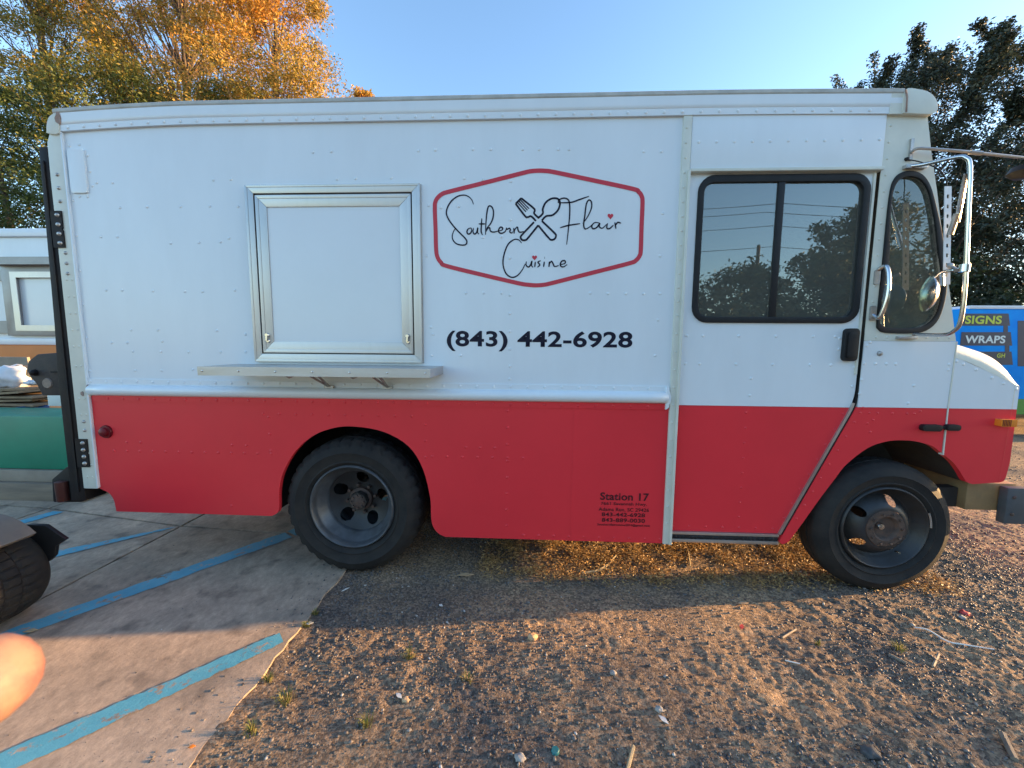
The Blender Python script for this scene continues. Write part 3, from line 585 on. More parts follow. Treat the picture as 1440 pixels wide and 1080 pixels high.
# rivets --------------------------------------------------------
RV = {'white': [], 'red': [], 'cream': [], 'door': [], 'doorred': [], 'head': [], 'fend': [], 'cab': [], 'hoodr': []}
def row(key, x0, x1, z, step, y): 
    n = max(1, int(round((x1 - x0) / step)))
    for k in range(n + 1): RV[key].append((x0 + (x1 - x0) * k / n, y, z + random.uniform(-0.001, 0.001)))
def col(key, x, z0, z1, step, y):
    n = max(1, int(round((z1 - z0) / step)))
    for k in range(n + 1): RV[key].append((x + random.uniform(-0.001, 0.001), y, z0 + (z1 - z0) * k / n))
for k in range(48):
    x = -2.67 + k * 0.0965
    if x < 1.85: RV['white'].append((x, -0.017, 2.699 + droop(x)))
row('white', -2.70, 0.79, 1.206, 0.099, -0.008); row('red', -2.60, 0.79, 1.101, 0.099, -0.007)
for px, py in [(168.6, 292), (207, 291), (254, 290.5), (295, 290), (334.6, 290), (300, 253), (324.5, 252), (474, 251.7), (500, 251), (550, 250), (136, 257), (158, 257), (141.8, 333), (165, 333), (149, 408), (171.5, 408), (184, 464), (222, 464), (157, 482), (179, 482), (187, 494), (226, 494.6), (190, 521), (227, 521), (265, 495), (310, 495), (271, 520), (228, 480), (345, 470), (345, 495),
    (620, 292), (322, 335), (330, 408), (600, 360), (606, 460), (609, 470), (607, 500), (648, 500), (653, 251), (679, 252), (718, 255), (603, 289), (645, 290), (718, 281), (718, 309), (679, 334), (705, 333), (717, 363), (655, 412), (680, 412), (705, 412), (717, 415), (717, 441), (717, 466), (717, 491), (717, 515), (716.5, 533), (735, 210), (758, 210), (785, 210), (800, 210), (665, 210), (690, 210), (588, 212), (612, 211), (440, 214), (466, 213), (905, 213), (930, 213), (830, 412), (855, 413), (880, 413), (905, 413), (928, 413), (932, 300), (928, 360), (925, 450), (921, 500), (310, 340), (280, 341), (240, 342), (260, 410), (285, 410), (215, 409), (305, 465)]:
    p = P(px, py); RV['white'].append((p.x, 0.0, p.z))
col('white', -2.705, 1.27, 2.28, 0.205, 0.0)
for a, b in ((-2.69, 2.585), (-2.63, 2.59), (-2.585, 2.53), (-2.58, 2.44), (-2.575, 2.36), (-2.66, 2.30), (-2.61, 2.30)): RV['white'].append((a, 0, b))
row('red', -2.60, -1.585, 0.770, 0.088, 0); row('red', -2.51, -2.42, 0.825, 0.09, 0); row('red', -1.83, -1.74, 0.82, 0.09, 0); row('red', -1.62, -0.70, 1.02, 0.0995, 0); col('red', -1.585, 0.79, 1.0, 0.10, 0)
row('red', -0.58, -0.03, 0.775, 0.092, 0); row('red', -0.375, -0.2, 0.835, 0.088, 0); col('red', -0.125, 0.35, 1.06, 0.105, 0); row('red', -0.02, 0.80, 0.292, 0.096, 0); col('red', -0.62, 0.77, 0.97, 0.10, 0); RV['red'].append((-1.86, 0, 0.43))
col('cream', 0.832, 0.40, 1.62, 0.098, -0.013); col('cream', 0.832, 1.70, 2.62, 0.075, -0.013)
for z in (0.60, 0.68, 1.30, 1.42, 1.52, 1.62, 1.72, 1.82, 1.0, 1.1): RV['cream'] += [(-2.78, -0.012, z), (-2.745, -0.012, z)]
row('head', 0.90, 1.84, 2.548, 0.0985, -0.008)
for x, z in ((0.90, 1.51), (0.99, 1.51), (1.19, 1.51), (1.395, 1.51), (1.60, 1.51), (1.72, 1.51), (1.745, 1.50), (1.745, 1.44), (0.90, 1.35), (0.98, 1.35), (1.185, 1.35), (1.39, 1.35), (1.595, 1.35), (1.71, 1.35), (1.84, 1.34), (1.275, 1.27), (1.275, 1.17), (1.838, 1.23)): RV['door'].append((x, DY, z))
col('doorred', 1.262, 0.44, 1.07, 0.095, DY); row('doorred', 0.875, 1.46, 0.374, 0.096, DY)
for k in range(8): RV['doorred'].append((1.52 + k * 0.04, DY, 0.44 + k * 0.090))
for k in range(9): RV['fend'].append((1.585 + k * 0.039, -0.0015, 0.445 + k * 0.083))
for x, z in ((1.885, 1.08), (1.935, 1.08), (1.98, 1.08), (2.06, 1.08), (2.14, 1.08), (2.18, 1.08), (2.21, 1.095), (1.93, 1.02), (1.95, 0.97), (1.96, 1.04)): RV['fend'].append((x, -0.0015, z))
col('cream', 1.895, 1.62, 2.62, 0.085, 0.0)
for x in (1.93, 1.99, 2.05, 2.2, 2.26, 2.32): RV['cream'].append((x, 0.0, 1.508))
for x, z in ((1.885, 1.46), (1.88, 1.36), (1.875, 1.27), (1.872, 1.19), (1.94, 1.36), (2.0, 1.36), (2.05, 1.36), (2.16, 1.24), (2.14, 1.14), (2.335, 1.36), (2.335, 1.33), (1.90, 1.48)): RV['cab'].append((x, -0.0015, z))
for x, z in ((2.372, 1.378), (2.41, 1.362), (2.48, 1.332), (2.57, 1.288), (2.635, 1.258), (2.705, 1.228)): RV['hoodr'].append((x, -0.0015, z))
for key, mt, par in (('white', 'white', side), ('red', 'red', skirt), ('cream', 'cream', T), ('door', 'white', dr), ('doorred', 'red', dr), ('head', 'white', up), ('fend', 'red', fend), ('cab', 'white', T), ('hoodr', 'white', hood)):
    mb = MB()
    for p in RV[key]: mb.dome(p, 0.0092 if key not in ('cream', 'doorred', 'fend') else 0.0070, 0.0036, n=10)
    mb.build('rivets', M[mt], par, smooth=True, kind='stuff', ang=80)

# rear gate mast with hinge plates and bolts
mast = MB(); mast.prism([(-2.85, 2.58), (-2.818, 2.58), (-2.818, 0.44), (-2.915, 0.44), (-2.915, 1.25), (-2.90, 1.55), (-2.875, 2.58)], -0.005, 0.12)
mst = mast.build('tail_lift_mast', M['blackpaint'], T, bevel=0.005)
mb = MB(); mb.prism([(-2.866, 0.50), (-2.850, 0.50), (-2.846, 2.50), (-2.856, 2.50)], -0.012, 0.0); mb.build('mast_rib', M['blackpaint'], mst)
for z0, z1, x1 in ((2.005, 2.215, -2.762), (0.665, 0.845, -2.752)):
    mb = MB(); mb.prism([(-2.83, z0), (x1, z0), (x1, (z0 + z1) / 2 - 0.01), (x1 - 0.006, (z0 + z1) / 2), (x1, (z0 + z1) / 2 + 0.01), (x1, z1), (-2.83, z1)], -0.020, -0.0125); hp = mb.build('hinge_plate', M['blackpaint'], mst)
    mb = MB()
    for k in range(4): mb.dome((-2.785 if z0 > 1 else -2.778, -0.020, z0 + 0.025 + k * (z1 - z0 - 0.05) / 3), 0.013, 0.010, n=10)
    mb.build('bolts', M['steel'], hp, smooth=True, kind='stuff')
mb = MB()
for x, z in ((-2.768, 2.42), (-2.768, 2.345), (-2.768, 2.27), (-2.768, 1.975), (-2.768, 1.915), (-2.768, 1.855), (-2.765, 0.955), (-2.765, 0.90)): mb.dome((x, -0.012, z), 0.011, 0.009, n=10)
mb.build('bolts', M['steel'], rpost, smooth=True, kind='stuff')
# lift arm plate, logo disc and lower ram housing
pl = [XZ(px, py, 0.10) for px, py in ((40, 520), (42, 508), (55, 498), (82, 496), (98, 496), (100, 556), (62, 556), (54, 540), (45, 530))]
mb = MB(); mb.prism(pl, 0.09, 0.16); arm = mb.build('lift_arm_plate', mat('rusty_arm', (0.045, 0.032, 0.026), 0.7, vs=12, col2=(0.025, 0.02, 0.02), bump=0.2), mst, bevel=0.008)
c = P(67, 539, 0.09); mb = MB(); mb.lathe([(0, -0.006), (0.030, -0.006), (0.034, 0.0)], (c.x, 0.09, c.z), 24); mb.build('maker_disc', mat('tan_disc', (0.30, 0.23, 0.18), 0.6, vs=40, col2=(0.2, 0.15, 0.12)), arm)
mb = MB(); c = P(77, 523, 0.09); mb.box(c.x - 0.01, c.x + 0.10, 0.075, 0.09, c.z - 0.006, c.z + 0.006); mb.build('arm_bar', M['blackpaint'], arm); c = P(50, 524, 0.09); mb = MB(); mb.dome((c.x, 0.09, c.z), 0.022, 0.03); mb.build('arm_pin', M['blackpaint'], arm)
pl = [XZ(px, py, 0.06) for px, py in ((80, 672), (100, 655), (122, 652), (122, 704), (82, 704))]
mb = MB(); mb.prism(pl, 0.03, 0.12); mb.build('lower_bracket', M['blackpaint'], mst, bevel=0.01)
c = P(91, 690, 0.03); mb = MB(); mb.lathe([(0, -0.066), (0.028, -0.064), (0.032, -0.058), (0.034, 0.066), (0, 0.068)], (c.x, 0.02, c.z), 20, axis='z'); mb.build('ram_cylinder', mat('dark_red_ram', (0.07, 0.018, 0.014), 0.5), mst, smooth=True)
mb = MB(); mb.box(-2.90, -2.60, 0.30, 0.40, 0.36, 0.46).lathe([(0, -0.03), (0.06, -0.03), (0.06, 0.03), (0, 0.03)], (-2.72, 0.22, 0.42), 16); mb.build('rear_step_beam', M['dark'], mst)

# wheels ---------------------------------------------------------
def disc_holes(mb, c, prof, holes, n=96):
    """surface of revolution with round holes; holes: (angle, radius from axis, hole radius)"""
    rs = [p[0] for p in prof]; V = []; idx = {}
    m = len(prof); hc = [(hr * math.cos(a), hr * math.sin(a), q) for a, hr, q in holes]
    for i, (r, y) in enumerate(prof):
        for k in range(n):
            a = 2 * PI * k / n; x, z = r * math.cos(a), r * math.sin(a)
            for hx, hz, q in hc:
                d = math.hypot(x - hx, z - hz)
                if abs(d - q) < 0.006 and d > 1e-6: x, z = hx + (x - hx) * q / d, hz + (z - hz) * q / d
            V.append((c[0] + x, c[1] + y, c[2] + z))
    Fc = []
    for i in range(m - 1):
        for k in range(n):
            q4 = (i * n + k, i * n + (k + 1) % n, (i + 1) * n + (k + 1) % n, (i + 1) * n + k)
            x = sum(V[j][0] for j in q4) / 4 - c[0]; z = sum(V[j][2] for j in q4) / 4 - c[2]
            if any(math.hypot(x - hx, z - hz) < q for hx, hz, q in hc): continue
            Fc.append(q4)
    mb.add(V, Fc)
def wheel(cx, cz, Rt, y0, w, rr, deep, lugs, parent, nm='wheel', near=True):
    """tyre outer face at y0; y grows inward when near"""
    s = 1 if near else -1
    mb = MB(); prof = [(rr, 0.022), (rr + 0.012, 0.008), (rr + 0.028, -0.002), (rr + 0.031, -0.006), (rr + 0.036, -0.006), (rr + 0.039, -0.003), (rr + (Rt - rr) * 0.5, -0.009), (rr + (Rt - rr) * 0.53, -0.012), (rr + (Rt - rr) * 0.56, -0.007), (rr + (Rt - rr) * 0.74, -0.002), (Rt - 0.028, 0.014), (Rt - 0.010, 0.028), (Rt - 0.003, 0.044), (Rt, w * 0.33), (Rt - 0.006, w * 0.34), (Rt - 0.006, w * 0.38), (Rt, w * 0.39), (Rt + 0.001, w / 2), (Rt, w * 0.61), (Rt - 0.006, w * 0.62), (Rt - 0.006, w * 0.66), (Rt, w * 0.67), (Rt - 0.003, w - 0.044), (Rt - 0.012, w - 0.028), (Rt - 0.03, w - 0.012), (rr + (Rt - rr) * 0.5, w + 0.006), (rr + 0.02, w), (rr, w - 0.02)]
    def md(pi, k):
        pi -= 4
        if 6 <= pi <= 20:
            if lugs: return -0.013 if k % 4 == 0 and (pi <= 9 or pi >= 18) else (-0.007 if (k + pi) % 4 == 0 else 0)
            return -0.004 if k % 3 == 0 and 8 <= pi <= 18 else 0
        return 0
    prof = [(r, y * s) for r, y in prof]
    mb.lathe(prof, (cx, y0, cz - 0.007), 144, mod=md); mb.v = [(a, b - s * 0.006 * max(0, 1 - abs(a - cx) / 0.16) * (1 if c < 0.09 and abs(b - y0) < 0.05 else 0), max(c, 0.0)) for a, b, c in mb.v]; tyre = mb.build(nm, M['tyre'], parent, smooth=True, ang=50)
    b = MB()
    if deep:
        b.lathe([(rr + 0.006, 0.018 * s), (rr + 0.004, 0.002 * s), (rr - 0.004, -0.004 * s), (rr - 0.012, 0.004 * s), (rr - 0.016, 0.03 * s), (rr - 0.022, 0.05 * s), (rr - 0.034, 0.058 * s), (rr - 0.038, 0.075 * s), (rr - 0.058, 0.086 * s), (rr - 0.062, 0.120 * s)], (cx, y0, cz), 72)
        rim = b.build('rim', M['rimlight'], tyre, smooth=True, ang=60)
        b = MB(); R0 = rr - 0.062; pr = [(R0 - (R0 - 0.075) * t, (0.115 + 0.05 * math.sin(t * PI / 2)) * s) for t in np.linspace(0, 1, 16)]
        disc_holes(b, (cx, y0, cz), pr, [(math.radians(a), 0.146, 0.041) for a in (12, 84, 156, 228, 300)])
        b.lathe([(0.078, 0.165 * s), (0.078, 0.20 * s)], (cx, y0, cz), 30); b.build('wheel_disc', M['rim'], tyre, smooth=True)
        b = MB(); b.lathe([(0, 0.085 * s), (0.046, 0.087 * s), (0.054, 0.094 * s), (0.056, 0.13 * s), (0.074, 0.135 * s), (0.078, 0.20 * s)], (cx, y0, cz), 28)
        for k in range(8): a = k * PI / 4; b.lathe([(0, 0.078 * s), (0.007, 0.078 * s), (0.008, 0.09 * s)], (cx + 0.040 * math.cos(a), y0, cz + 0.040 * math.sin(a)), 6)
        b.build('hub', M['hub'], tyre, smooth=True)
        for k in range(8):
            a = k * PI / 4 + 0.2; b = MB(); b.lathe([(0, 0.135 * s), (0.011, 0.137 * s), (0.013, 0.165 * s)], (cx + 0.094 * math.cos(a), y0, cz + 0.094 * math.sin(a)), 6); b.build('lug_nut', M['hub'], tyre)
    else:
        b.lathe([(rr + 0.006, 0.018 * s), (rr + 0.004, 0.002 * s), (rr - 0.004, -0.003 * s), (rr - 0.012, 0.004 * s), (rr - 0.018, 0.032 * s), (rr - 0.034, 0.040 * s), (rr - 0.040, 0.058 * s), (rr - 0.060, 0.068 * s)], (cx, y0, cz), 72)
        b.build('rim', M['rim'], tyre, smooth=True, ang=60)
        b = MB(); R0 = rr - 0.058; pr = [(R0 - (R0 - 0.112) * t, (0.066 - 0.066 * math.sin(t * PI / 2)) * s) for t in np.linspace(0, 1, 16)]
        disc_holes(b, (cx, y0, cz), pr, [(math.radians(a + 5), 0.158, 0.026) for a in (70, 142, 214, 286, 358)])
        b.build('wheel_disc', M['rim'], tyre, smooth=True)
        b = MB(); b.lathe([(0.112, 0.006 * s), (0.108, -0.004 * s), (0.074, -0.006 * s), (0.066, 0.0), (0.060, 0.012 * s), (0.03, 0.016 * s), (0, 0.016 * s)], (cx, y0, cz), 40); hb = b.build('hub', M['hub'], tyre, smooth=True, ang=30)
        b = MB(); b.lathe([(0, -0.016 * s), (0.016, -0.012 * s), (0.021, 0.0), (0.022, 0.016 * s)], (cx - 0.032, y0, cz + 0.014), 16); b.build('grease_cap', M['chrome'], tyre, smooth=True)
        for k in range(10):
            a = k * PI / 5; b = MB(); b.lathe([(0, -0.018 * s), (0.007, -0.018 * s), (0.008, -0.004 * s), (0.012, -0.004 * s)], (cx + 0.090 * math.cos(a), y0, cz + 0.090 * math.sin(a)), 6)
            b.build('wheel_stud', M['chrome'] if k in (7, 8, 9) else M['hub'], tyre)
        b = MB(); b.tube([(cx + 0.10, y0 + 0.03, cz - 0.155), (cx + 0.09, y0 - 0.005, cz - 0.145)], 0.006); b.build('valve', M['chrome'], tyre)
    return tyre
wheel(-1.097, 0.435, 0.437, 0.012, 0.225, 0.263, True, True, T)
wheel(-1.097, 0.435, 0.437, 0.27, 0.225, 0.263, True, True, T)
wheel(2.098, 0.396, 0.398, 0.006, 0.205, 0.245, False, False, T)
wheel(-1.097, 0.435, 0.437, W - 0.012, 0.225, 0.263, True, True, T, near=False)
wheel(2.098, 0.396, 0.398, W - 0.006, 0.205, 0.245, False, False, T, near=False)
# weight strip on the front rim
mb = MB(); mb.grid([[(2.098 + r * math.cos(a), 0.006 + y, 0.396 + r * math.sin(a)) for r, y in ((0.246, -0.002), (0.248, -0.006), (0.254, -0.007), (0.257, -0.001))] for a in np.linspace(0.05, 0.42, 7)])
mb.build('balance_weight', M['alu'], T)

# underside: wheelhouses, floor, chassis rails, axles, tank
mb = MB(); mb.box(-1.62, -0.52, 0.05, 0.55, 0.96, 0.99).box(-1.66, -0.52, 0.52, 0.54, 0.36, 0.99).box(-1.66, -1.61, 0.03, 0.56, 0.375, 0.96).box(-0.54, -0.52, 0.03, 0.56, 0.55, 0.96); mb.build('rear_wheelhouse', M['dark'], T)
rows = [[(a, y, b) for y in (0.03, 0.45)] for a, b in [(1.53, 0.42)] + fa[14:] + fb]
mb = MB(); mb.grid(rows); mb.box(1.45, 2.62, 0.45, 0.47, 0.52, 1.12); mb.build('front_wheelhouse', M['dark'], T)
mb = MB(); mb.box(-2.78, -1.67, 0.04, W - 0.04, 0.70, 0.74).box(-0.515, 1.50, 0.04, W - 0.04, 0.70, 0.74).box(-1.669, -0.516, 0.56, W - 0.56, 0.70, 0.74).box(-2.78, 2.5, 0.55, 0.62, 0.48, 0.66).box(-2.78, 2.5, W - 0.62, W - 0.55, 0.48, 0.66).box(0.862, 1.50, 0.06, 0.5, 0.33, 0.36).box(0.862, 0.88, 0.05, 0.5, 0.33, 0.70)
mb.box(-0.45, 0.05, 0.22, 0.75, 0.30, 0.68); mb.box(-2.6, -1.7, 0.6, 1.5, 0.42, 0.7); chas = mb.build('chassis', M['dark'], T)
mb = MB(); mb.tube([(-1.097, 0.1, 0.435), (-1.097, W - 0.1, 0.435)], 0.06).lathe([(0, -0.2), (0.12, -0.15), (0.18, 0), (0.12, 0.15), (0, 0.2)], (-1.097, W / 2, 0.43), 20).tube([(2.13, 0.15, 0.40), (2.13, W - 0.15, 0.40)], 0.045)
mb.tube([(-0.9, 1.1, 0.45), (1.6, 1.1, 0.55)], 0.05); mb.build('axles', M['dark'], T)
# far side, rear, bulkhead, cab interior
fw = rrect(0.922, 1.826, 1.587, 2.381, 0.085)
outl = [(-2.80, 0.50), (-1.7, 0.37), (-1.6, 0.95), (-0.6, 0.95), (-0.5, 0.27), (1.5, 0.28), (1.75, 0.75), (2.13, 0.93), (2.5, 0.72), (2.71, 0.69), (2.724, 1.24), (2.36, 1.40), (2.355, 1.49), (2.255, 1.91), (2.077, 2.66), (1.9, 2.78), (-2.78, 2.75)]
mb = MB(); mb.prism(outl, W - 0.03, W, [fw, list(reversed(qin))]); mb.build('far_side_panel', M['white'], T)
mb = MB(); mb.box(-2.81, -2.78, 0.10, W - 0.03, 0.52, 2.74); mb.build('rear_panel', M['white'], T)
mb = MB(); mb.box(0.835, 0.855, 0.04, W - 0.04, 0.74, 2.75); mb.build('bulkhead', M['inwall'], T)
mb = MB(); mb.box(1.50, 2.34, 0.04, W - 0.04, 0.98, 1.0).box(1.50, 1.52, 0.5, W - 0.04, 0.70, 0.98).box(1.87, 1.90, 0.031, 0.06, 1.0, 1.48); mb.build('cab_floor', M['floor'], T)
mb = MB(); mb.box(0.856, 1.92, 0.04, W - 0.04, 2.70, 2.73); mb.build('cab_ceiling', M['inwall'], T)
dash = MB(); dash.prism([(2.05, 1.0), (2.34, 1.0), (2.34, 1.50), (2.20, 1.52), (2.06, 1.46)], 0.05, W - 0.05); dsh = dash.build('dashboard', M['floor'], T, bevel=0.01)
mb = MB(); mb.prism([(2.16, 1.50), (2.345, 1.49), (2.345, 1.515), (2.16, 1.53)], 0.05, W - 0.05); mb.build('dash_top', M['inwall'], dsh)
def seat(y):
    m_ = MB(); m_.box(1.15, 1.62, y - 0.22, y + 0.22, 1.32, 1.42).box(1.28, 1.5, y - 0.1, y + 0.1, 1.0, 1.32); st = m_.build('driver_seat', M['seat'], T, bevel=0.03)
    m_ = MB(); m_.prism([(1.06, 1.40), (1.20, 1.40), (1.14, 2.02), (1.02, 2.02)], y - 0.22, y + 0.22); m_.build('seat_back', M['seat'], st, bevel=0.04)
seat(1.5)
mb = MB(); sc_, sn_ = Vector((1.90, 1.5, 1.60)), Vector((-0.55, 0, 0.83)); u = Vector((0, 1, 0)); v_ = sn_.cross(u).normalized()
mb.tube([sc_ + (u * math.cos(t) + v_ * math.sin(t)) * 0.21 for t in np.linspace(0, 2 * PI, 33)], 0.014); mb.tube([sc_, sc_ - sn_ * 0.3], 0.03); mb.tube([sc_ - u * 0.2, sc_ + u * 0.2], 0.012); mb.build('steering_wheel', M['black'], T, smooth=True)
mb = MB(); mb.box(2.02, 2.05, 0.35, 0.75, 1.75, 2.22); mb.tube([(2.03, 0.5, 2.22), (2.0, 0.5, 2.6)], 0.012); mb.build('sun_visor', M['seat'], T, bevel=0.01)
for k, (x, y, dx) in enumerate(((0.95, 0.3, 0.10), (1.0, 0.42, 0.16), (0.92, 0.5, 0.05), (1.06, 0.36, 0.2))):
    mb = MB(); mb.tube([(x, y, 1.2), (x + dx, y + 0.1, 2.05)], 0.012); mb.build('wooden_batten', M['stick'], T)
mb = MB(); mb.obox((1.2, 1.2, 1.68), (1, 0.1, 0), (0, 1, 0), (0, 0, 1), 0.4, 0.3, 0.12); mb.build('dash_tray', M['blue'], T, bevel=0.02)
# windscreen and frame
wsl = [(2.350, 1.50), (2.295, 1.73), (2.25, 1.91), (2.165, 2.281), (2.120, 2.46)]
mb = MB(); mb.grid([[(x + 0.035 * (1 - (2 * t - 1) ** 2), 0.035 + t * (W - 0.07), z) for t in np.linspace(0, 1, 9)] for x, z in wsl]); ws = mb.build('windscreen', M['glassw'], T, smooth=True)
mb = MB(); mb.tube([(x + 0.03, W / 2, z) for x, z in wsl], 0.02); mb.prism([(2.118, 2.455), (2.13, 2.455), (2.09, 2.67), (2.075, 2.67)], 0.03, W - 0.03); mb.build('windscreen_frame', M['cream'], ws)
mb = MB(); mb.box(2.345, 2.36, 0.03, W - 0.03, 1.0, 1.495); mb.build('cowl', M['dark'], T)

# grab handle, mirror arms ----------------------------------------
mb = MB(); hp = cat([(1.905, -0.002, 1.875), (1.918, -0.035, 1.885), (1.920, -0.055, 1.80), (1.916, -0.055, 1.70), (1.908, -0.035, 1.615), (1.900, -0.002, 1.630)], 6); mb.tube(hp, 0.011, 10); gh = mb.build('grab_handle', M['chrome'], T, smooth=True)
mb = MB(); mb.prism(rrect(1.885, 1.915, 1.795, 1.875, 0.01), -0.008, 0.0); mb.build('handle_foot', M['steel'], gh); mb = MB(); mb.prism(rrect(1.880, 1.912, 1.60, 1.68, 0.01), -0.008, 0.0); mb.build('handle_foot', M['steel'], gh)
loop = [P(1278, 234, -0.01), P(1300, 231, -0.06), P(1345, 221, -0.17), P(1358, 222, -0.20), P(1364, 234, -0.212), P(1362, 290, -0.212), P(1357, 400, -0.212), P(1351, 450, -0.205), P(1342, 465, -0.18), P(1325, 471, -0.13), P(1284, 470, -0.015)]
mb = MB(); mb.tube(cat(loop, 5), 0.0092, 10); mir = mb.build('mirror_arm', M['chrome'], T, smooth=True)
c = P(1285, 236, 0); mb = MB(); mb.box(c.x - 0.06, c.x + 0.05, -0.024, 0.0, c.z - 0.010, c.z + 0.010); mb.build('mirror_bracket', M['steel'], mir, bevel=0.002)
c = P(1275, 475, 0); mb = MB(); mb.box(c.x - 0.06, c.x + 0.04, -0.020, 0.0, c.z - 0.008, c.z + 0.008); mb.build('mirror_bracket', M['steel'], mir, bevel=0.002)
# perforated strip beside the arm
cs, ce = P(1333, 262, -0.10), P(1331, 400, -0.10); L_ = ce - cs
mb = MB(); hls = [rrect(-0.006, 0.006, zc - 0.010, zc + 0.010, 0.004, 3) for zc in np.linspace(-0.05, -(cs.z - ce.z) + 0.05, 9)]
mb.prism([(-0.0165, 0), (0.0165, 0), (0.0165, ce.z - cs.z), (-0.0165, ce.z - cs.z)], -0.002, 0.002, hls)
mb.v = [(cs.x + x + (ce.x - cs.x) * (z / (ce.z - cs.z)), cs.y + y, cs.z + z) for x, y, z in mb.v]; mb.build('mirror_strip', M['shutter'], mir)
mb = MB(); mb.tube([P(1358, 245, -0.19), P(1350, 290, -0.16), P(1346, 312, -0.14)], 0.010).tube([P(1346, 300, -0.15), P(1336, 330, -0.12)], 0.013); mb.build('mirror_strut', M['chrome'], mir)
# round convex mirror under the arm
cm = P(1303, 414, -0.105); dn = Vector((-0.90, 0.42, 0.06)).normalized()
mb = MB(); u = dn.orthogonal().normalized(); w_ = dn.cross(u); rows = []
for r, e in ((0.0, 0.022), (0.03, 0.020), (0.06, 0.012), (0.080, 0.003), (0.088, 0.0), (0.088, -0.006), (0.070, -0.022), (0.04, -0.034), (0.0, -0.038)):
    rows.append([tuple(cm + (u * math.cos(t) + w_ * math.sin(t)) * r + dn * e) for t in np.linspace(0, 2 * PI, 33)[:-1]])
mb.grid(rows, True); mb.build('convex_mirror', M['chrome'], mir, smooth=True)
mb = MB(); mb.tube(cat([P(1309, 397, -0.10), P(1315, 392, -0.11), P(1326, 383, -0.14), P(1340, 380, -0.18), P(1356, 376, -0.212)], 5), 0.0085); mb.build('mirror_clamp', M['chrome'], mir, smooth=True)
c = P(1356, 377, -0.212); mb = MB(); mb.lathe([(0, -0.018), (0.020, -0.018), (0.020, 0.018), (0, 0.018)], (c.x, c.y, c.z), 14, axis='z'); mb.build('clamp_collar', M['chrome'], mir, smooth=True)
mb = MB(); mb.tube([P(1324, 386, -0.135), P(1325, 402, -0.135)], 0.010); mb.build('clamp_stub', M['chrome'], mir, smooth=True)
c = P(1336, 374, -0.15); mb = MB(); mb.tube([P(1334, 372, -0.12), P(1345, 380, -0.20)], 0.009).dome(c, 0.016, 0.014, (0, -1, 0)); mb.build('strip_joint', M['steel'], mir)

# front crossover mirror arm with its mirror
mb = MB(); mb.tube(cat([tuple(P(1282, 214, -0.01)), tuple(P(1290, 209, -0.03)), tuple(P(1310, 209.5, -0.04)), tuple(P(1365, 214, -0.04)), tuple(P(1440, 222, -0.02)), tuple(P(1480, 226, 0.0))], 5), 0.0075, 8).box(2.0, 2.016, -0.010, 0.0, 2.44, 2.55).tube([P(1364, 214, -0.04), P(1380, 215.5, -0.04)], 0.011); ca = mb.build('crossover_mirror_arm', M['steel'], T, smooth=True)
mb = MB(); c = P(1436, 246, 0.0); mb.lathe([(0, -0.03), (0.05, -0.025), (0.075, 0.0), (0.06, 0.03), (0, 0.045)], (c.x + 0.03, 0.0, c.z + 0.015), 24, axis='z'); mb.tube([(c.x + 0.03, 0.0, c.z + 0.03), (c.x + 0.06, -0.02, 2.44)], 0.006); mb.build('crossover_mirror', M['black'], ca, smooth=True)
mb = MB(); mb.tube(cat([P(1274, 224, -0.012), P(1295, 228, -0.04), P(1320, 238, -0.08), P(1330, 252, -0.10), P(1331, 262, -0.10)], 6), 0.003, 6).dome(P(1274, 224, 0), 0.01, 0.014); mb.build('mirror_cable', M['black'], mir)

# lettering ------------------------------------------------------
def c6(pt): return XZ(600 + pt[0] / 3.724, 220 + pt[1] / 3.724)
def c7(pt): return XZ(610 + pt[0] / 7.2, 250 + pt[1] / 7.2)
def ribbon(mb, pts, w, y=-0.0016, closed=False, n=6, taper=False):
    p = cat(pts, n, closed); m = len(p); rows = []
    for i in range(m):
        a = p[(i - 1) % m] if closed else p[max(i - 1, 0)]; b = p[(i + 1) % m] if closed else p[min(i + 1, m - 1)]
        dx, dz = b[0] - a[0], b[1] - a[1]; l = math.hypot(dx, dz) or 1; ux, uz = -dz / l * w / 2, dx / l * w / 2
        if taper and not closed: q = 0.55 + 0.45 * min(1, 4 * min(i, m - 1 - i) / m); ux *= q; uz *= q
        rows.append([(p[i][0] + ux, y, p[i][1] + uz), (p[i][0] - ux, y, p[i][1] - uz)])
    if closed: rows.append(rows[0])
    mb.grid(rows)
logo = MB(); hexa = [(85, 195), (62, 212), (47, 235), (43, 270), (47, 390), (50, 490), (58, 530), (76, 556), (105, 574), (300, 622), (480, 664), (530, 672), (572, 675), (615, 672), (665, 661), (860, 611), (1060, 560), (1095, 545), (1115, 520), (1121, 490), (1125, 370), (1130, 245), (1126, 210), (1110, 186), (1078, 170), (860, 123), (665, 82), (620, 76), (583, 75), (545, 78), (500, 88), (300, 139), (120, 184)]
ribbon(logo, [c6(p) for p in hexa], 0.0235, closed=True, n=5); lg = logo.build('logo_border', M['logored'], T)
ink = MB(); K = 0.0080
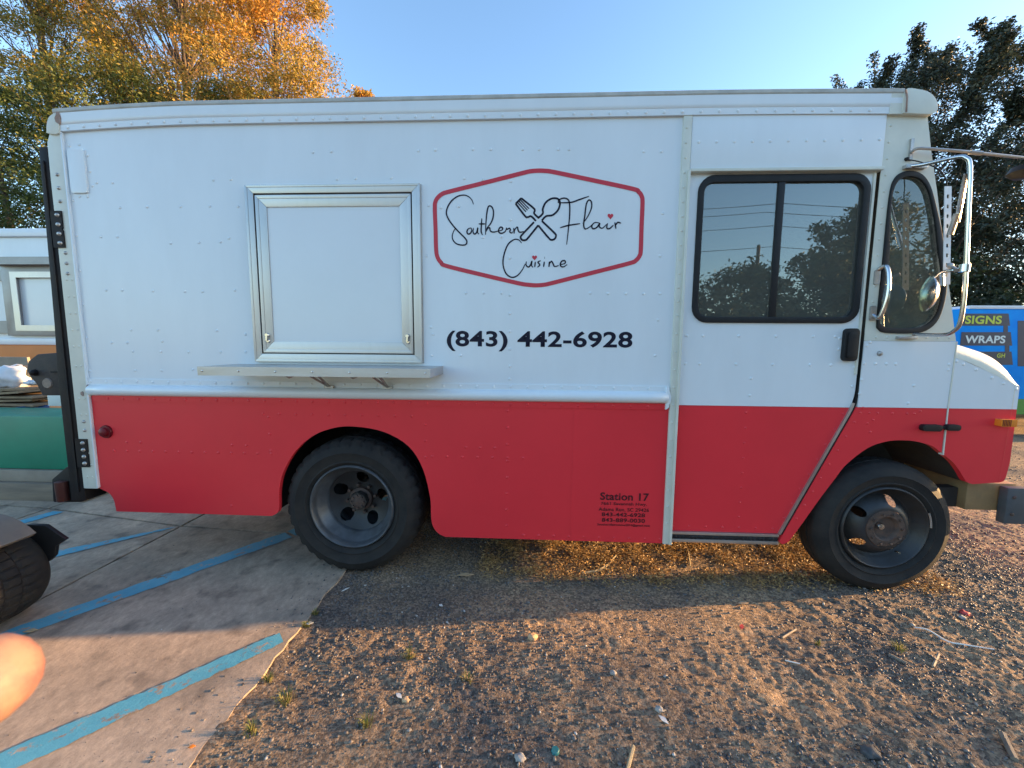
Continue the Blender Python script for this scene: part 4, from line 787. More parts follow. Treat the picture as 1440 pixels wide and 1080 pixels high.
ST7 = [[(402, 270), (385, 225), (350, 190), (300, 176), (240, 190), (180, 235), (140, 300), (128, 360), (150, 420), (200, 490), (260, 555), (315, 610), (335, 645), (325, 675), (285, 682), (230, 668), (195, 630), (188, 585), (205, 535), (222, 512)],
 [(378, 508), (350, 518), (336, 545), (348, 570), (372, 562), (384, 532), (376, 505)], [(402, 508), (398, 550), (415, 571), (436, 550), (446, 508), (443, 550), (458, 572)], [(487, 412), (482, 480), (480, 545), (494, 580)], [(455, 468), (520, 468)],
 [(525, 577), (526, 500), (533, 400), (545, 315), (563, 285), (592, 302), (605, 350), (597, 415), (572, 470), (545, 500), (530, 530)], [(530, 545), (548, 512), (566, 508), (572, 535), (590, 549), (622, 548), (655, 538)],
 [(655, 540), (690, 530), (697, 510), (676, 500), (658, 525), (662, 555), (690, 562), (722, 545), (737, 512)], [(735, 505), (740, 522), (765, 512), (775, 525), (770, 548), (788, 560), (800, 545)], [(810, 508), (814, 566)], [(813, 542), (832, 510), (847, 502), (854, 530), (866, 550), (890, 550), (912, 544)]]
for s_ in ST7: ribbon(ink, [c7(p) for p in s_], K, taper=True)
ST6 = [[(688, 244), (693, 228), (715, 219), (736, 223), (747, 242), (749, 300), (742, 380), (733, 462)], [(690, 243), (755, 241), (800, 226), (850, 209)], [(698, 374), (740, 362), (804, 352)],
 [(818, 352), (845, 312), (863, 268), (862, 238), (849, 229), (836, 250), (828, 310), (822, 358), (830, 380), (850, 372), (866, 358)], [(902, 348), (880, 347), (864, 364), (872, 379), (892, 371), (906, 350), (904, 368), (920, 376), (942, 356)],
 [(947, 350), (943, 374), (957, 378), (978, 360)], [(985, 345), (991, 379)], [(989, 362), (1000, 346), (1018, 350)],
 [(497, 454), (480, 436), (455, 437), (425, 463), (405, 515), (400, 565), (415, 612), (445, 633), (475, 624), (500, 595), (516, 563)], [(522, 550), (521, 570), (534, 579), (545, 566), (551, 548), (549, 570), (557, 581)], [(569, 552), (566, 580)],
 [(597, 546), (583, 554), (592, 568), (580, 581)], [(616, 551), (612, 579)], [(640, 579), (643, 550)], [(642, 565), (653, 549), (661, 560), (670, 576), (692, 571)], [(700, 567), (724, 560), (723, 546), (706, 550), (700, 570), (715, 579), (736, 566)]]
for s_ in ST6: ribbon(ink, [c6(p) for p in s_], K, taper=True)
ribbon(ink, [c6((617, 531)), c6((619, 531))], 0.012)
# crossed fork and spoon, outlined
K2 = 0.0105
for s_ in [[(585, 322), (608, 299), (608, 275), (624, 241), (655, 221), (686, 222), (698, 243), (689, 279), (660, 307), (626, 313), (603, 336)], [(562, 344), (500, 410), (492, 425), (501, 438), (518, 438), (530, 428), (584, 361)], [(584, 361), (638, 426), (653, 437), (670, 432), (677, 416), (668, 400), (603, 338)], [(588, 324), (563, 299), (566, 283), (556, 268), (495, 219)], [(495, 219), (466, 248)], [(466, 248), (515, 312), (530, 318), (547, 314), (572, 338)]]:
    ribbon(ink, [c6(p) for p in s_], K2)
for a, b in (((474, 240), (520, 290)), ((482, 233), (528, 282)), ((489, 226), (536, 274))): ribbon(ink, [c6(a), c6(b)], 0.006)
lt = ink.build('script_lettering', M['ink'], T)
hearts = MB()
for cx, cy, s_ in ((962, 313, 15), (565, 530, 13)):
    pts = []
    for t in np.linspace(0, 2 * PI, 40)[:-1]:
        hx = 16 * math.sin(t) ** 3; hy = 13 * math.cos(t) - 5 * math.cos(2 * t) - 2 * math.cos(3 * t) - math.cos(4 * t); pts.append(c6((cx + hx * s_ / 16, cy - hy * s_ / 16 * 1.1)))
    hearts.prism(pts, -0.0018, -0.0004)
hearts.build('heart_marks', M['logored'], T)
def text_mesh(s, x0, x1, z0, z1, y, mt, parent, name, bold=0.02, facing=1, keep=False):
    cu = bpy.data.curves.new('t', 'FONT'); cu.body = s; cu.size = 1; cu.offset = bold; cu.resolution_u = 6; cu.space_character = 1.04 if bold else 1.0
    o = bpy.data.objects.new('t', cu); COL.objects.link(o); bpy.context.view_layer.update()
    me = bpy.data.meshes.new_from_object(o.evaluated_get(bpy.context.evaluated_depsgraph_get())); bpy.data.objects.remove(o); bpy.data.curves.remove(cu)
    v = np.empty(len(me.vertices) * 3); me.vertices.foreach_get('co', v); v = v.reshape(-1, 3); mn = v.min(0); mxx = v.max(0); off = wloc(parent)
    u = (v[:, 0] - mn[0]) / (mxx[0] - mn[0]); w = (v[:, 1] - mn[1]) / (mxx[1] - mn[1])
    out = np.stack([x0 + u * (x1 - x0) - off.x, np.full(len(u), y) - off.y, z0 + w * (z1 - z0) - off.z], -1); me.vertices.foreach_set('co', out.ravel()); me.update(); me.name = name
    return link(name, me, mt, parent)
text_mesh('(843) 442-6928', -0.484, 0.590, 1.412, 1.531, -0.0016, M['ink'], T, 'phone_lettering', 0.024)
text_mesh('Station 17', 0.435, 0.722, 0.529, 0.577, -0.0030, M['maroon'], T, 'address_lettering', 0.022)
for s_, z0, z1, x0, x1, b_ in (('7661 Savannah Hwy.', 0.494, 0.518, 0.440, 0.712, 0.014), ('Adams Run, SC 29426', 0.458, 0.484, 0.428, 0.726, 0.014), ('843-442-6928', 0.428, 0.453, 0.447, 0.704, 0.022), ('843-889-0030', 0.393, 0.418, 0.448, 0.705, 0.022), ('Southernflaircuisine2016@gmail.com', 0.366, 0.384, 0.423, 0.735, 0.02)):
    text_mesh(s_, x0, x1, z0, z1, -0.0030, M['maroon'], T, 'address_lettering', b_)

# ------------------------------------------------------------------ left background: second truck, clutter, cart
t2 = thing('catering_truck', 'white and orange catering truck parked far left behind the black mast', 'food truck', (-8.0, 3.9, 0))
YT = 3.0
mb = MB(); mb.box(-13.2, -4.7, YT, YT + 2.1, 1.42, 2.93); mb.build('side_panel', M['white'], t2)
mb = MB(); mb.box(-13.25, -4.65, YT - 0.04, YT + 2.12, 2.90, 3.005).box(-13.2, -4.7, YT + 0.02, YT + 2.08, 3.0, 3.03); mb.build('roof_cornice', M['white'], t2, bevel=0.02)
mb = MB(); mb.box(-13.25, -4.65, YT - 0.03, YT + 0.02, 1.40, 1.50); mb.build('rub_rail', M['white'], t2, bevel=0.02)
mb = MB(); mb.box(-13.2, -4.7, YT - 0.003, YT + 2.1, 0.55, 1.40); mb.build('lower_panel', M['orange'], t2)
def hatch(px0, px1):
    xa = P(px0, 400, YT).x; xb = P(px1, 400, YT).x
    m_ = MB(); m_.prism([(xa, 1.53), (xb, 1.53), (xb, 2.56), (xa, 2.56)], YT - 0.05, YT, [[(xa + 0.21, 1.66), (xb - 0.21, 1.66), (xb - 0.21, 2.36), (xa + 0.21, 2.36)]]); f = m_.build('hatch_frame', M['greyframe'], t2, bevel=0.006)
    m_ = MB(); m_.box(xa - 0.02, xb + 0.02, YT - 0.16, YT - 0.05, 2.50, 2.60); m_.build('awning_rail', M['greyframe'], f)
    m_ = MB(); m_.prism([(xa + 0.14, 1.60), (xb - 0.14, 1.60), (xb - 0.14, 2.42), (xa + 0.14, 2.42)], YT - 0.058, YT - 0.05, [[(xa + 0.23, 1.68), (xb - 0.23, 1.68), (xb - 0.23, 2.34), (xa + 0.23, 2.34)]]); m_.build('frame_lip', M['alu'], f)
    m_ = MB(); m_.box(xa + 0.21, xb - 0.21, YT - 0.01, YT - 0.002, 1.66, 2.36); m_.build('shutter', M['shutter'], f)
hatch(9, 116); 
xa = P(9, 400, YT).x; mb = MB(); mb.prism([(xa - 1.6, 1.56), (xa - 0.005, 1.56), (xa - 0.005, 2.46), (xa - 1.6, 2.46)], YT - 0.03, YT, [[(xa - 1.5, 1.74), (xa - 0.02, 1.74), (xa - 0.02, 2.30), (xa - 1.5, 2.30)]]); mb.build('hatch_frame', M['greyframe'], t2)
for x in (-11.8, -6.3):
    w2 = MB(); w2.lathe([(0.26, 0.0), (0.34, -0.01), (0.40, 0.02), (0.42, 0.08), (0.42, 0.2), (0.25, 0.24)], (x, YT + 0.05, 0.42), 40); wt = w2.build('wheel', M['tyre'], t2, smooth=True)
    w2 = MB(); w2.lathe([(0.26, 0.01), (0.24, 0.05), (0.1, 0.07), (0, 0.05)], (x, YT + 0.05, 0.42), 30); w2.build('rim', M['rim'], wt, smooth=True)
mb = MB(); mb.box(-13.0, -4.8, YT + 0.1, YT + 2.0, 0.35, 0.56); mb.build('chassis', M['dark'], t2)

yb = 1.0
mb = MB(); mb.prism([(-5.9, 0.275), (-4.17, 0.275), (-4.17, 0.775), (-4.24, 0.775), (-4.27, 0.778), (-5.9, 0.765)], yb, yb + 0.46); tag(mb.build('green_box', M['green'], None, bevel=0.02), 'green painted steel box lying on timber beams behind the black mast', 'box')
mb = MB(); mb.box(-6.2, -4.10, yb - 0.02, yb + 0.5, 0.165, 0.273); tag(mb.build('grey_beam', M['ply'], None, bevel=0.006), 'upper grey weathered beam directly beneath the green box', 'beam')
mb = MB(); mb.box(-6.3, -4.02, yb - 0.06, yb + 0.45, -0.005, 0.163); tag(mb.build('timber_beam', M['wood'], None, bevel=0.008), 'lower brown timber beam lying on the concrete under the grey beam', 'beam')
mb = MB(); mb.box(-6.6, -5.0, 1.62, 2.25, 0.0, 0.66); tag(mb.build('wooden_crate', M['wood'], None, bevel=0.01), 'wooden crate behind the green box, holding cardboard and bags', 'crate')
cb = thing('cardboard_stack', 'stack of flattened brown cardboard lying behind the green box', 'cardboard', (-5.7, 1.8, 0.66))
for k in range(6):
    c = P(28 + random.uniform(-8, 8), 572 - k * 5, 1.75); dxx = random.uniform(-0.12, 0.12); m_ = MB(); m_.obox((c.x, 1.85, c.z + 0.005), (1, dxx, random.uniform(-0.02, 0.10)), (0, 1, 0), (0, 0, 1), 0.8 - k * 0.05, 0.5, 0.022); m_.build('cardboard_sheet', M['card'], cb)
def blob(name, c, r, mt, lab, ct, seed=0, sq=(1, 1, 1)):
    rs = random.Random(seed); bm = bmesh.new(); bmesh.ops.create_icosphere(bm, subdivisions=3, radius=1)
    ph = [rs.uniform(0, 6) for _ in range(6)]
    for v in bm.verts:
        n = 1 + 0.16 * math.sin(5 * v.co.x + ph[0]) * math.sin(4 * v.co.y + ph[1]) + 0.12 * math.sin(9 * v.co.z + ph[2] + 5 * v.co.x) + 0.07 * math.sin(15 * v.co.y + ph[3] + 9 * v.co.z)
        v.co = Vector((v.co.x * sq[0], v.co.y * sq[1], v.co.z * sq[2])) * (r * n) + Vector(c)
    for f in bm.faces: f.smooth = True
    me = bpy.data.meshes.new(name); bm.to_mesh(me); bm.free(); return tag(link(name, me, mt), lab, ct)
c = P(8, 532, 1.8); blob('plastic_bag', (c.x, 1.85, c.z), 0.16, M['bag'], 'crumpled white plastic bag on the cardboard stack at the far left', 'bag', 1, (1.1, 1, 0.9))
c = P(49, 538, 1.8); blob('paper_scrap', (c.x, 1.78, c.z), 0.06, M['bag'], 'small white crumpled paper beside the rusty arm plate', 'paper', 2, (1.3, 1, 0.5))
c = P(34, 530, 1.9); m_ = MB(); m_.obox((c.x, 1.95, c.z), (1, 0.1, -0.5), (0, 1, 0), (0.5, 0, 1), 0.16, 0.2, 0.24); tag(m_.build('dark_case', M['seat'], None, bevel=0.02), 'dark teal case tilted between the white bag and the arm plate', 'case')
c = P(34, 567, 1.5); m_ = MB(); m_.lathe([(0, 0), (0.10, 0), (0.12, 0.30), (0.11, 0.30), (0.09, 0.02)], (c.x, 1.56, 0.66 - 0.28 + 0.08), 20, axis='z'); tag(m_.build('blue_tub', M['blue'], None), 'blue plastic tub below the cardboard stack behind the green box', 'tub')
c = P(78, 560, 1.5); m_ = MB(); m_.box(c.x - 0.09, c.x + 0.09, 1.5, 1.7, 0.78, 0.93); tag(m_.build('white_carton', M['paper'], None, bevel=0.006), 'small white carton on the green box next to the mast', 'carton')
m_ = MB(); a, b = P(0, 491, 2.6), P(38, 555, 2.6); m_.obox(((a.x + b.x) / 2 - 0.6, 2.62, 0.62), (1, 0, 0), (0, 1, 0.08), (0, -0.08, 1), 1.75, 0.03, 1.25); tag(m_.build('plywood_board', M['ply'], None), 'grey plywood board leaning on the orange side of the catering truck', 'board')

# small trailer with wide turf tyre at the left edge
ct = thing('turf_cart', 'small cart with wide turf tyre and mudguard at the left edge of concrete', 'cart', (-3.2, -0.62, 0))
cx, cz, Rt = -2.775, 0.232, 0.236
def turf(pi, k): return 0.0
tm = MB(); pr = [(0.12, -0.37), (0.17, -0.385), (0.205, -0.37), (0.224, -0.345), (0.231, -0.31)] + [(Rt, y) for y in np.linspace(-0.29, -0.03, 24)] + [(0.231, 0.0), (0.224, 0.03), (0.205, 0.055), (0.17, 0.07), (0.12, 0.055)]
def tmod(pi, k):
    if 4 < pi < 29:
        u = k % 6; v_ = pi % 6
        return -0.009 if (v_ == 0 or (u == 0 if (pi // 6) % 2 else u == 3)) else 0
    return 0
tm.lathe(pr, (cx, -0.45, cz), 180, mod=tmod); tt = tm.build('tyre', M['tyre'], ct, smooth=True, ang=35)
tm = MB(); tm.lathe([(0.125, -0.36), (0.115, -0.33), (0.05, -0.32), (0, -0.32)], (cx, -0.45, cz), 30); tm.lathe([(0.125, 0.05), (0.115, 0.03), (0.05, 0.02), (0, 0.02)], (cx, -0.45, cz), 30); tm.build('rim', M['rim'], tt, smooth=True)
# mudguard: curved plate over the tyre
rows = []
for t in np.linspace(math.radians(44), math.radians(165), 16):
    rows.append([(cx + (0.315 + e) * math.cos(t), y, cz + (0.315 + e) * math.sin(t)) for e, y in ((0, -1.0), (0, -0.47), (0.02, -0.46), (0.02, -1.02))])
tm = MB(); tm.grid(rows, True); tm.f += [(0, 1, 2, 3), tuple(60 + k for k in range(4))]; tm.build('mudguard', mat('mudguard_paint', (0.20, 0.17, 0.13), 0.5, vs=5, col2=(0.12, 0.11, 0.10)), ct, smooth=True)
tm = MB(); fl_ = [XZ(px, py, -0.40) for px, py in ((14, 742), (40, 738), (63, 739), (92, 759), (78, 768), (76, 782), (68, 790), (50, 786), (30, 778))]
tm.prism(fl_, -0.40, -0.38); tm.build('mud_flap', M['black'], ct, bevel=0.004)
tm = MB(); tm.box(-4.6, -3.6, -1.3, -0.5, 0.52, 0.60).box(-4.4, -3.6, -0.56, -0.50, 0.22, 0.52); tm.tube([(cx, -0.9, cz), (cx, -0.3, cz)], 0.02).tube([(cx, -0.6, cz), (-3.7, -0.6, 0.52)], 0.02); tm.build('cart_frame', M['dark'], ct)
tm = MB(); tm.lathe([(0.12, -0.37), (0.2, -0.38), (0.236, -0.3), (0.236, -0.02), (0.2, 0.06), (0.12, 0.05)], (-4.1, -0.45, cz), 40); tm.build('tyre', M['tyre'], ct, smooth=True)

# ------------------------------------------------------------------ right background: blue van
YV = 4.5
vn = thing('sign_van', 'bright blue van covered in dark sign strips parked behind the truck nose', 'van', (9.0, YV + 0.9, 0))
vx0 = P(1352, 450, YV).x; vz1 = P(1400, 434, YV).z
mb = MB(); mb.box(vx0, 11.6, YV, YV + 1.9, 0.55, vz1); mb.build('body', M['vanblue'], vn, bevel=0.03)
mb = MB(); mb.box(vx0 + 0.1, 11.55, YV - 0.012, YV + 1.9, vz1 - 0.005, vz1 + 0.05); mb.build('roof_edge', M['white'], vn, bevel=0.01)
mb = MB(); mb.box(vx0 + 0.05, 11.55, YV - 0.006, YV + 0.3, 0.36, 0.62); mb.build('sill_panel', M['vangreen'], vn)
for x in (9.0, 10.9):
    w2 = MB(); w2.lathe([(0.2, 0.0), (0.28, -0.01), (0.34, 0.03), (0.35, 0.09), (0.35, 0.2), (0.2, 0.22)], (x, YV - 0.02, 0.35), 40); wt = w2.build('wheel', M['tyre'], vn, smooth=True)
    w2 = MB(); w2.lathe([(0.2, 0.01), (0.18, 0.04), (0.08, 0.05), (0, 0.03)], (x, YV - 0.02, 0.35), 30); w2.build('rim', M['steel'], wt, smooth=True)
def band(px0, px1, py0, py1, name='sign_strip', skew=2):
    pts = [XZ(px0 + skew, py0, YV), XZ(px1 - skew, py0, YV), XZ(px1, py1, YV), XZ(px0, py1, YV)]
    m_ = MB(); m_.prism(pts, YV - 0.004, YV); return m_.build(name, M['vandark'], vn)
def vtext(s, px0, px1, py0, py1, mt, b=0.03):
    a, c = P(px0, py1, YV), P(px1, py0, YV); text_mesh(s, a.x, c.x, a.z, c.z, YV - 0.0065, mt, vn, 'sign_lettering', b)
band(1352, 1420, 441, 458); vtext('SIGNS', 1356, 1409, 444, 455.5, M['lime'])
band(1350, 1423, 467, 486); vtext('WRAPS', 1356, 1414, 472, 482.5, M['pale'])
band(1350, 1424, 494.5, 513); vtext('GH', 1401, 1413, 497, 503, M['lime'], 0.02)
band(1431, 1475, 451, 515, skew=0); band(1411, 1417, 458, 467, 'sign_link', 0); band(1413, 1419, 486, 494.5, 'sign_link', 0)

# ------------------------------------------------------------------ trees
def leaves(name, cen, size, n, mt, parent, spread, tintfn, flat=0.0):
    """n leaf-sized folded quads scattered round clump centres"""
    cen = np.asarray(cen); k = rng.integers(0, len(cen), n)
    sp = np.asarray(spread)[k] if np.ndim(spread) else spread
    off = rng.normal(size=(n, 3)); off /= np.linalg.norm(off, axis=1)[:, None] + 1e-9; off *= (rng.random(n) ** 0.55)[:, None] * (sp[:, None] if np.ndim(sp) else sp); off[:, 2] *= 0.75
    c = cen[k] + off
    a = rng.normal(size=(n, 3)); a[:, 2] *= 0.7; a /= np.linalg.norm(a, axis=1)[:, None]
    b = rng.normal(size=(n, 3)); b -= a * (a * b).sum(1)[:, None]; b /= np.linalg.norm(b, axis=1)[:, None]
    s = size * rng.uniform(0.6, 1.35, n)[:, None]
    v = np.stack([c - a * s, c + b * s * 0.42, c + a * s, c - b * s * 0.42], 1).reshape(-1, 3)
    if parent: v = v - np.array(wloc(parent))
    me = bpy.data.meshes.new(name); me.vertices.add(n * 4); me.vertices.foreach_set('co', v.astype(np.float32).ravel())
    me.loops.add(n * 4); me.loops.foreach_set('vertex_index', np.arange(n * 4, dtype=np.int32)); me.polygons.add(n); me.polygons.foreach_set('loop_start', np.arange(n, dtype=np.int32) * 4)
    me.update(calc_edges=True)
    at = me.attributes.new('tint', 'FLOAT', 'FACE'); at.data.foreach_set('value', np.clip(tintfn(c, k), 0, 1).astype(np.float32))
    return link(name, me, mt, parent, 'stuff')
def tree(name, label, base, height, crown_r, crown_z0, nleaf, lsize, mt, tint, seed, lean=(0, 0), ncl=150, clr=0.8, group=None, bare=0.0, top=1.0, wisp=0, dome=False):
    rs = random.Random(seed); t = thing(name, label, 'tree', base, group); B = Vector(base); tr = MB()
    path = [B + Vector((lean[0] * u + 0.25 * math.sin(3 * u + seed), lean[1] * u + 0.2 * math.sin(2.3 * u), height * 0.86 * u)) for u in np.linspace(0, 1, 9)]
    r0 = 0.016 * height + 0.05; tr.tube(path, [r0 * (1 - 0.85 * u) for u in np.linspace(0, 1, 9)], 8)
    cl = []; spr = []
    for k in range(ncl):
        u = rs.random(); z = crown_z0 + (height - crown_z0) * u; env = crown_r * (math.sin(PI * min(1, (0.16 + 0.84 * u) ** 0.8 * 0.93)) ** 0.6) * top
        env = crown_r * math.sqrt(max(0.02, 1 - u ** 3.4)) if dome else env
        a = rs.uniform(0, 2 * PI); rad = env * math.sqrt(rs.random()) * rs.uniform(0.75, 1.12)
        i = min(8, int(u * 6)); st = path[min(8, max(2, int(8 * (z - 0.2 * rad) / (height * 0.86) - 1)))] if z > crown_z0 * 0.5 else path[2]
        p = Vector((st.x + rad * math.cos(a), st.y + rad * math.sin(a), B.z + z)); cl.append(p); spr.append(clr * rs.uniform(0.5, 1.25))
        mid = st.lerp(p, 0.5) + Vector((rs.uniform(-.2, .2), rs.uniform(-.2, .2), -0.08 * rad)); rb = r0 * (0.13 if bare else 0.09) * rs.uniform(0.5, 1.2)
        if k % 2 == 0 or bare: tr.tube([st, mid, p + (p - mid) * 0.25], [rb, rb * 0.6, rb * 0.15], 5, caps=False)
    for k in range(wisp):
        a = rs.uniform(0, 2 * PI); q = rs.choice(cl[: ncl]); d = Vector((0.6 * math.cos(a), 0.6 * math.sin(a), 1.0)).normalized()
        L = rs.uniform(0.4, 1.05)
        tr.tube([q, q + d * L * 0.5, q + d * L + Vector((0, 0, 0.1))], [0.02, 0.012, 0.004], 4, caps=False)
        for e in np.linspace(0.2, 1.0, 5): cl.append(q + d * L * e); spr.append(0.17)
    tr.build('trunk', M['bark'], t, smooth=True)
    leaves('crown', [tuple(p) for p in cl], lsize, nleaf, mt, t, np.array(spr), lambda c, k: tint(c, np.asarray(cl)[k], height, B), 0)
    return t
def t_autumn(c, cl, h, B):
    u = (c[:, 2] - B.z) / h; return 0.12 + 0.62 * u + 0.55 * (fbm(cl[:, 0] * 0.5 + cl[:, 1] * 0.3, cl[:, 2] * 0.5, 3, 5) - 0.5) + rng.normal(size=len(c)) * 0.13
def t_dark(c, cl, h, B): return 0.40 + rng.normal(size=len(c)) * 0.22 + 0.3 * (fbm(cl[:, 0] * 0.7, cl[:, 2] * 0.7, 2, 8) - 0.5)
gl = 'autumn trees behind the trucks on the left'
def at(px, Y): return (P(px, 400, Y).x, Y, 0)
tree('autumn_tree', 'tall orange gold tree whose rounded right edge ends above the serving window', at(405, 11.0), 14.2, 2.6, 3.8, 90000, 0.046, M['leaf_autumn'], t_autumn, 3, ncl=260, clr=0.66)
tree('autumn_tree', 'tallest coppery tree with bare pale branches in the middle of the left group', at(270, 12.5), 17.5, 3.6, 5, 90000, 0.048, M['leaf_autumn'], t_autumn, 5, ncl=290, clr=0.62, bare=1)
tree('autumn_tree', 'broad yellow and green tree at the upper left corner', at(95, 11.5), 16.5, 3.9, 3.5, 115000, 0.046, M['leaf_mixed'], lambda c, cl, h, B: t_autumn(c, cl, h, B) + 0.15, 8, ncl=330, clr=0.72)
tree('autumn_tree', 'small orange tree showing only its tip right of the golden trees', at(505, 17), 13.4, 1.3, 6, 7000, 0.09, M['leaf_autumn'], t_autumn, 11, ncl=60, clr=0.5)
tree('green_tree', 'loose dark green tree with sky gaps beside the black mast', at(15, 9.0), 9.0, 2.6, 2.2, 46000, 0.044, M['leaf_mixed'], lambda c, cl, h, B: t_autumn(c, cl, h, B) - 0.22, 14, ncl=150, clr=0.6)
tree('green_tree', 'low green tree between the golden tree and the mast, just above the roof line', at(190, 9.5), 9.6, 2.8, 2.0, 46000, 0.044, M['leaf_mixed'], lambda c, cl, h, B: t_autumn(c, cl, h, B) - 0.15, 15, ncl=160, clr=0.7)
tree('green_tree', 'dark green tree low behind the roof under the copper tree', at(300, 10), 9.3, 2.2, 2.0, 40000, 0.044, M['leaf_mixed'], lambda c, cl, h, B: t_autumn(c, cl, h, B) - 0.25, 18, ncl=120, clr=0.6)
tree('oak_tree', 'big dark evergreen oak with feathery upright sprigs behind the truck cab', at(1298, 9.5), 8.9, 4.0, 1.2, 210000, 0.043, M['leaf_dark'], t_dark, 21, ncl=600, clr=0.68, wisp=120, dome=True)
tree('oak_tree', 'dark evergreen oak reaching out of the frame at the right edge', at(1500, 9.0), 8.1, 3.8, 1.2, 140000, 0.043, M['leaf_dark'], t_dark, 23, ncl=460, clr=0.68, wisp=80, dome=True)
tree('oak_tree', 'slim dark sapling left of the oak, only its sprigs above the roof', at(1205, 10.5), 9.25, 1.9, 2.0, 22000, 0.044, M['leaf_dark'], t_dark, 25, ncl=110, clr=0.45, wisp=46, dome=True)
def bush(label, base, rx, rz, n, seed, mt='leaf_hedge'):
    rs = random.Random(seed); t = thing('bush', label, 'bush', base, 'bushes along the far side of the lot'); cl = []; st = MB()
    for k in range(60):
        a = rs.uniform(0, 2 * PI); q = math.sqrt(rs.random()) * rx; cl.append((base[0] + q * math.cos(a), base[1] + 0.7 * q * math.sin(a), rz * rs.uniform(0.08, 1.0) * (1 - 0.35 * (q / rx) ** 2)))
        if k % 6 == 0: st.tube([(base[0], base[1], 0), cl[-1]], [0.03, 0.008], 5)
    st.build('stem', M['bark'], t); leaves('foliage', cl, 0.05, int(n * rz / 2.2), M[mt], t, np.full(60, 0.5), lambda c, k: 0.45 + rng.normal(size=len(c)) * 0.25)
for i, (x, y, rx, rz, lab) in enumerate(((9.6, 8.6, 2.2, 4.4, 'olive bush behind the blue van nearest the truck cab'), (12.6, 8.4, 2.4, 4.2, 'olive bush behind the right end of the blue van'), (16.5, 8.4, 2.6, 4.0, 'olive bush farthest right along the lot'), (6.0, 10.5, 2.2, 2.6, 'dark bush hidden mostly behind the cab'), (2.0, 11, 2.5, 2.6, 'bush far behind the middle of the truck'), (-2.5, 11.5, 2.4, 2.6, 'bush far behind the rear of the truck'))):
    bush(lab, (x, y, 0), rx, rz, 9000, 40 + i)
# tree line across the road, seen mirrored in the cab windows
for i, (x, y, h, r) in enumerate(((7.0, -19, 5.6, 2.6), (10.5, -18, 5.2, 2.8), (14.2, -17, 5.6, 2.8), (17.5, -18, 5.2, 2.6), (21.5, -17, 5.6, 3.0), (26, -18, 5.8, 3.2), (31, -18, 5.6, 3.2), (3.5, -20, 5.2, 2.4))):
    tree('roadside_tree', 'low green roadside tree across the lot, mirrored in the cab glass', (x, y, 0), h, r, 0.4, 14000, 0.12, M['leaf_road'], t_dark, 60 + i, ncl=110, clr=0.95, group='roadside trees mirrored in the cab glass')
tree('shade_oak', 'tall dark oak across the lot mirrored in the right pane of the door window', (14.2, -15.5, 0), 7.2, 2.8, 3.6, 9000, 0.10, M['leaf_road'], t_dark, 71, ncl=90, clr=0.6, bare=1)
tree('shade_oak', 'orange leaved tree across the lot mirrored in the left edge of the door window', (4.3, -17, 0), 9.0, 2.1, 4.0, 6000, 0.11, M['leaf_autumn'], t_autumn, 73, ncl=70, clr=0.6)
tree('lot_tree', 'sparse tree beyond the right edge whose shade falls across the near gravel', (27.0, -0.40, 0), 5.5, 3.4, 2.4, 14000, 0.075, M['leaf_hedge'], t_dark, 81, ncl=200, clr=0.6)
pl_ = thing('power_line', 'utility poles and wires across the lot mirrored in the cab glass', 'power line', (10, -24, 0))
mb = MB(); mb.tube([(14.7, -24, 0), (14.7, -24, 8.0)], [0.15, 0.1], 10); mb.build('utility_pole', M['pole'], pl_)
for x in (-8, 40): mb = MB(); mb.tube([(x, -24, 0), (x, -24, 10.8)], [0.15, 0.1], 10); mb.box(x - 0.05, x + 0.05, -24.9, -23.1, 10.15, 10.27); mb.build('utility_pole', M['pole'], pl_)
for y, z in ((-24.8, 10.3), (-23.2, 10.3), (-24, 9.2), (-24, 7.9)):
    pts = []
    for x0, x1 in ((-8, 15.5), (15.5, 40)):
        for t in np.linspace(0, 1, 12): pts.append((x0 + (x1 - x0) * t, y, z - 0.5 * 4 * t * (1 - t)))
    mb = MB(); mb.tube(pts, 0.018, 5); mb.build('wire', M['black'], pl_)

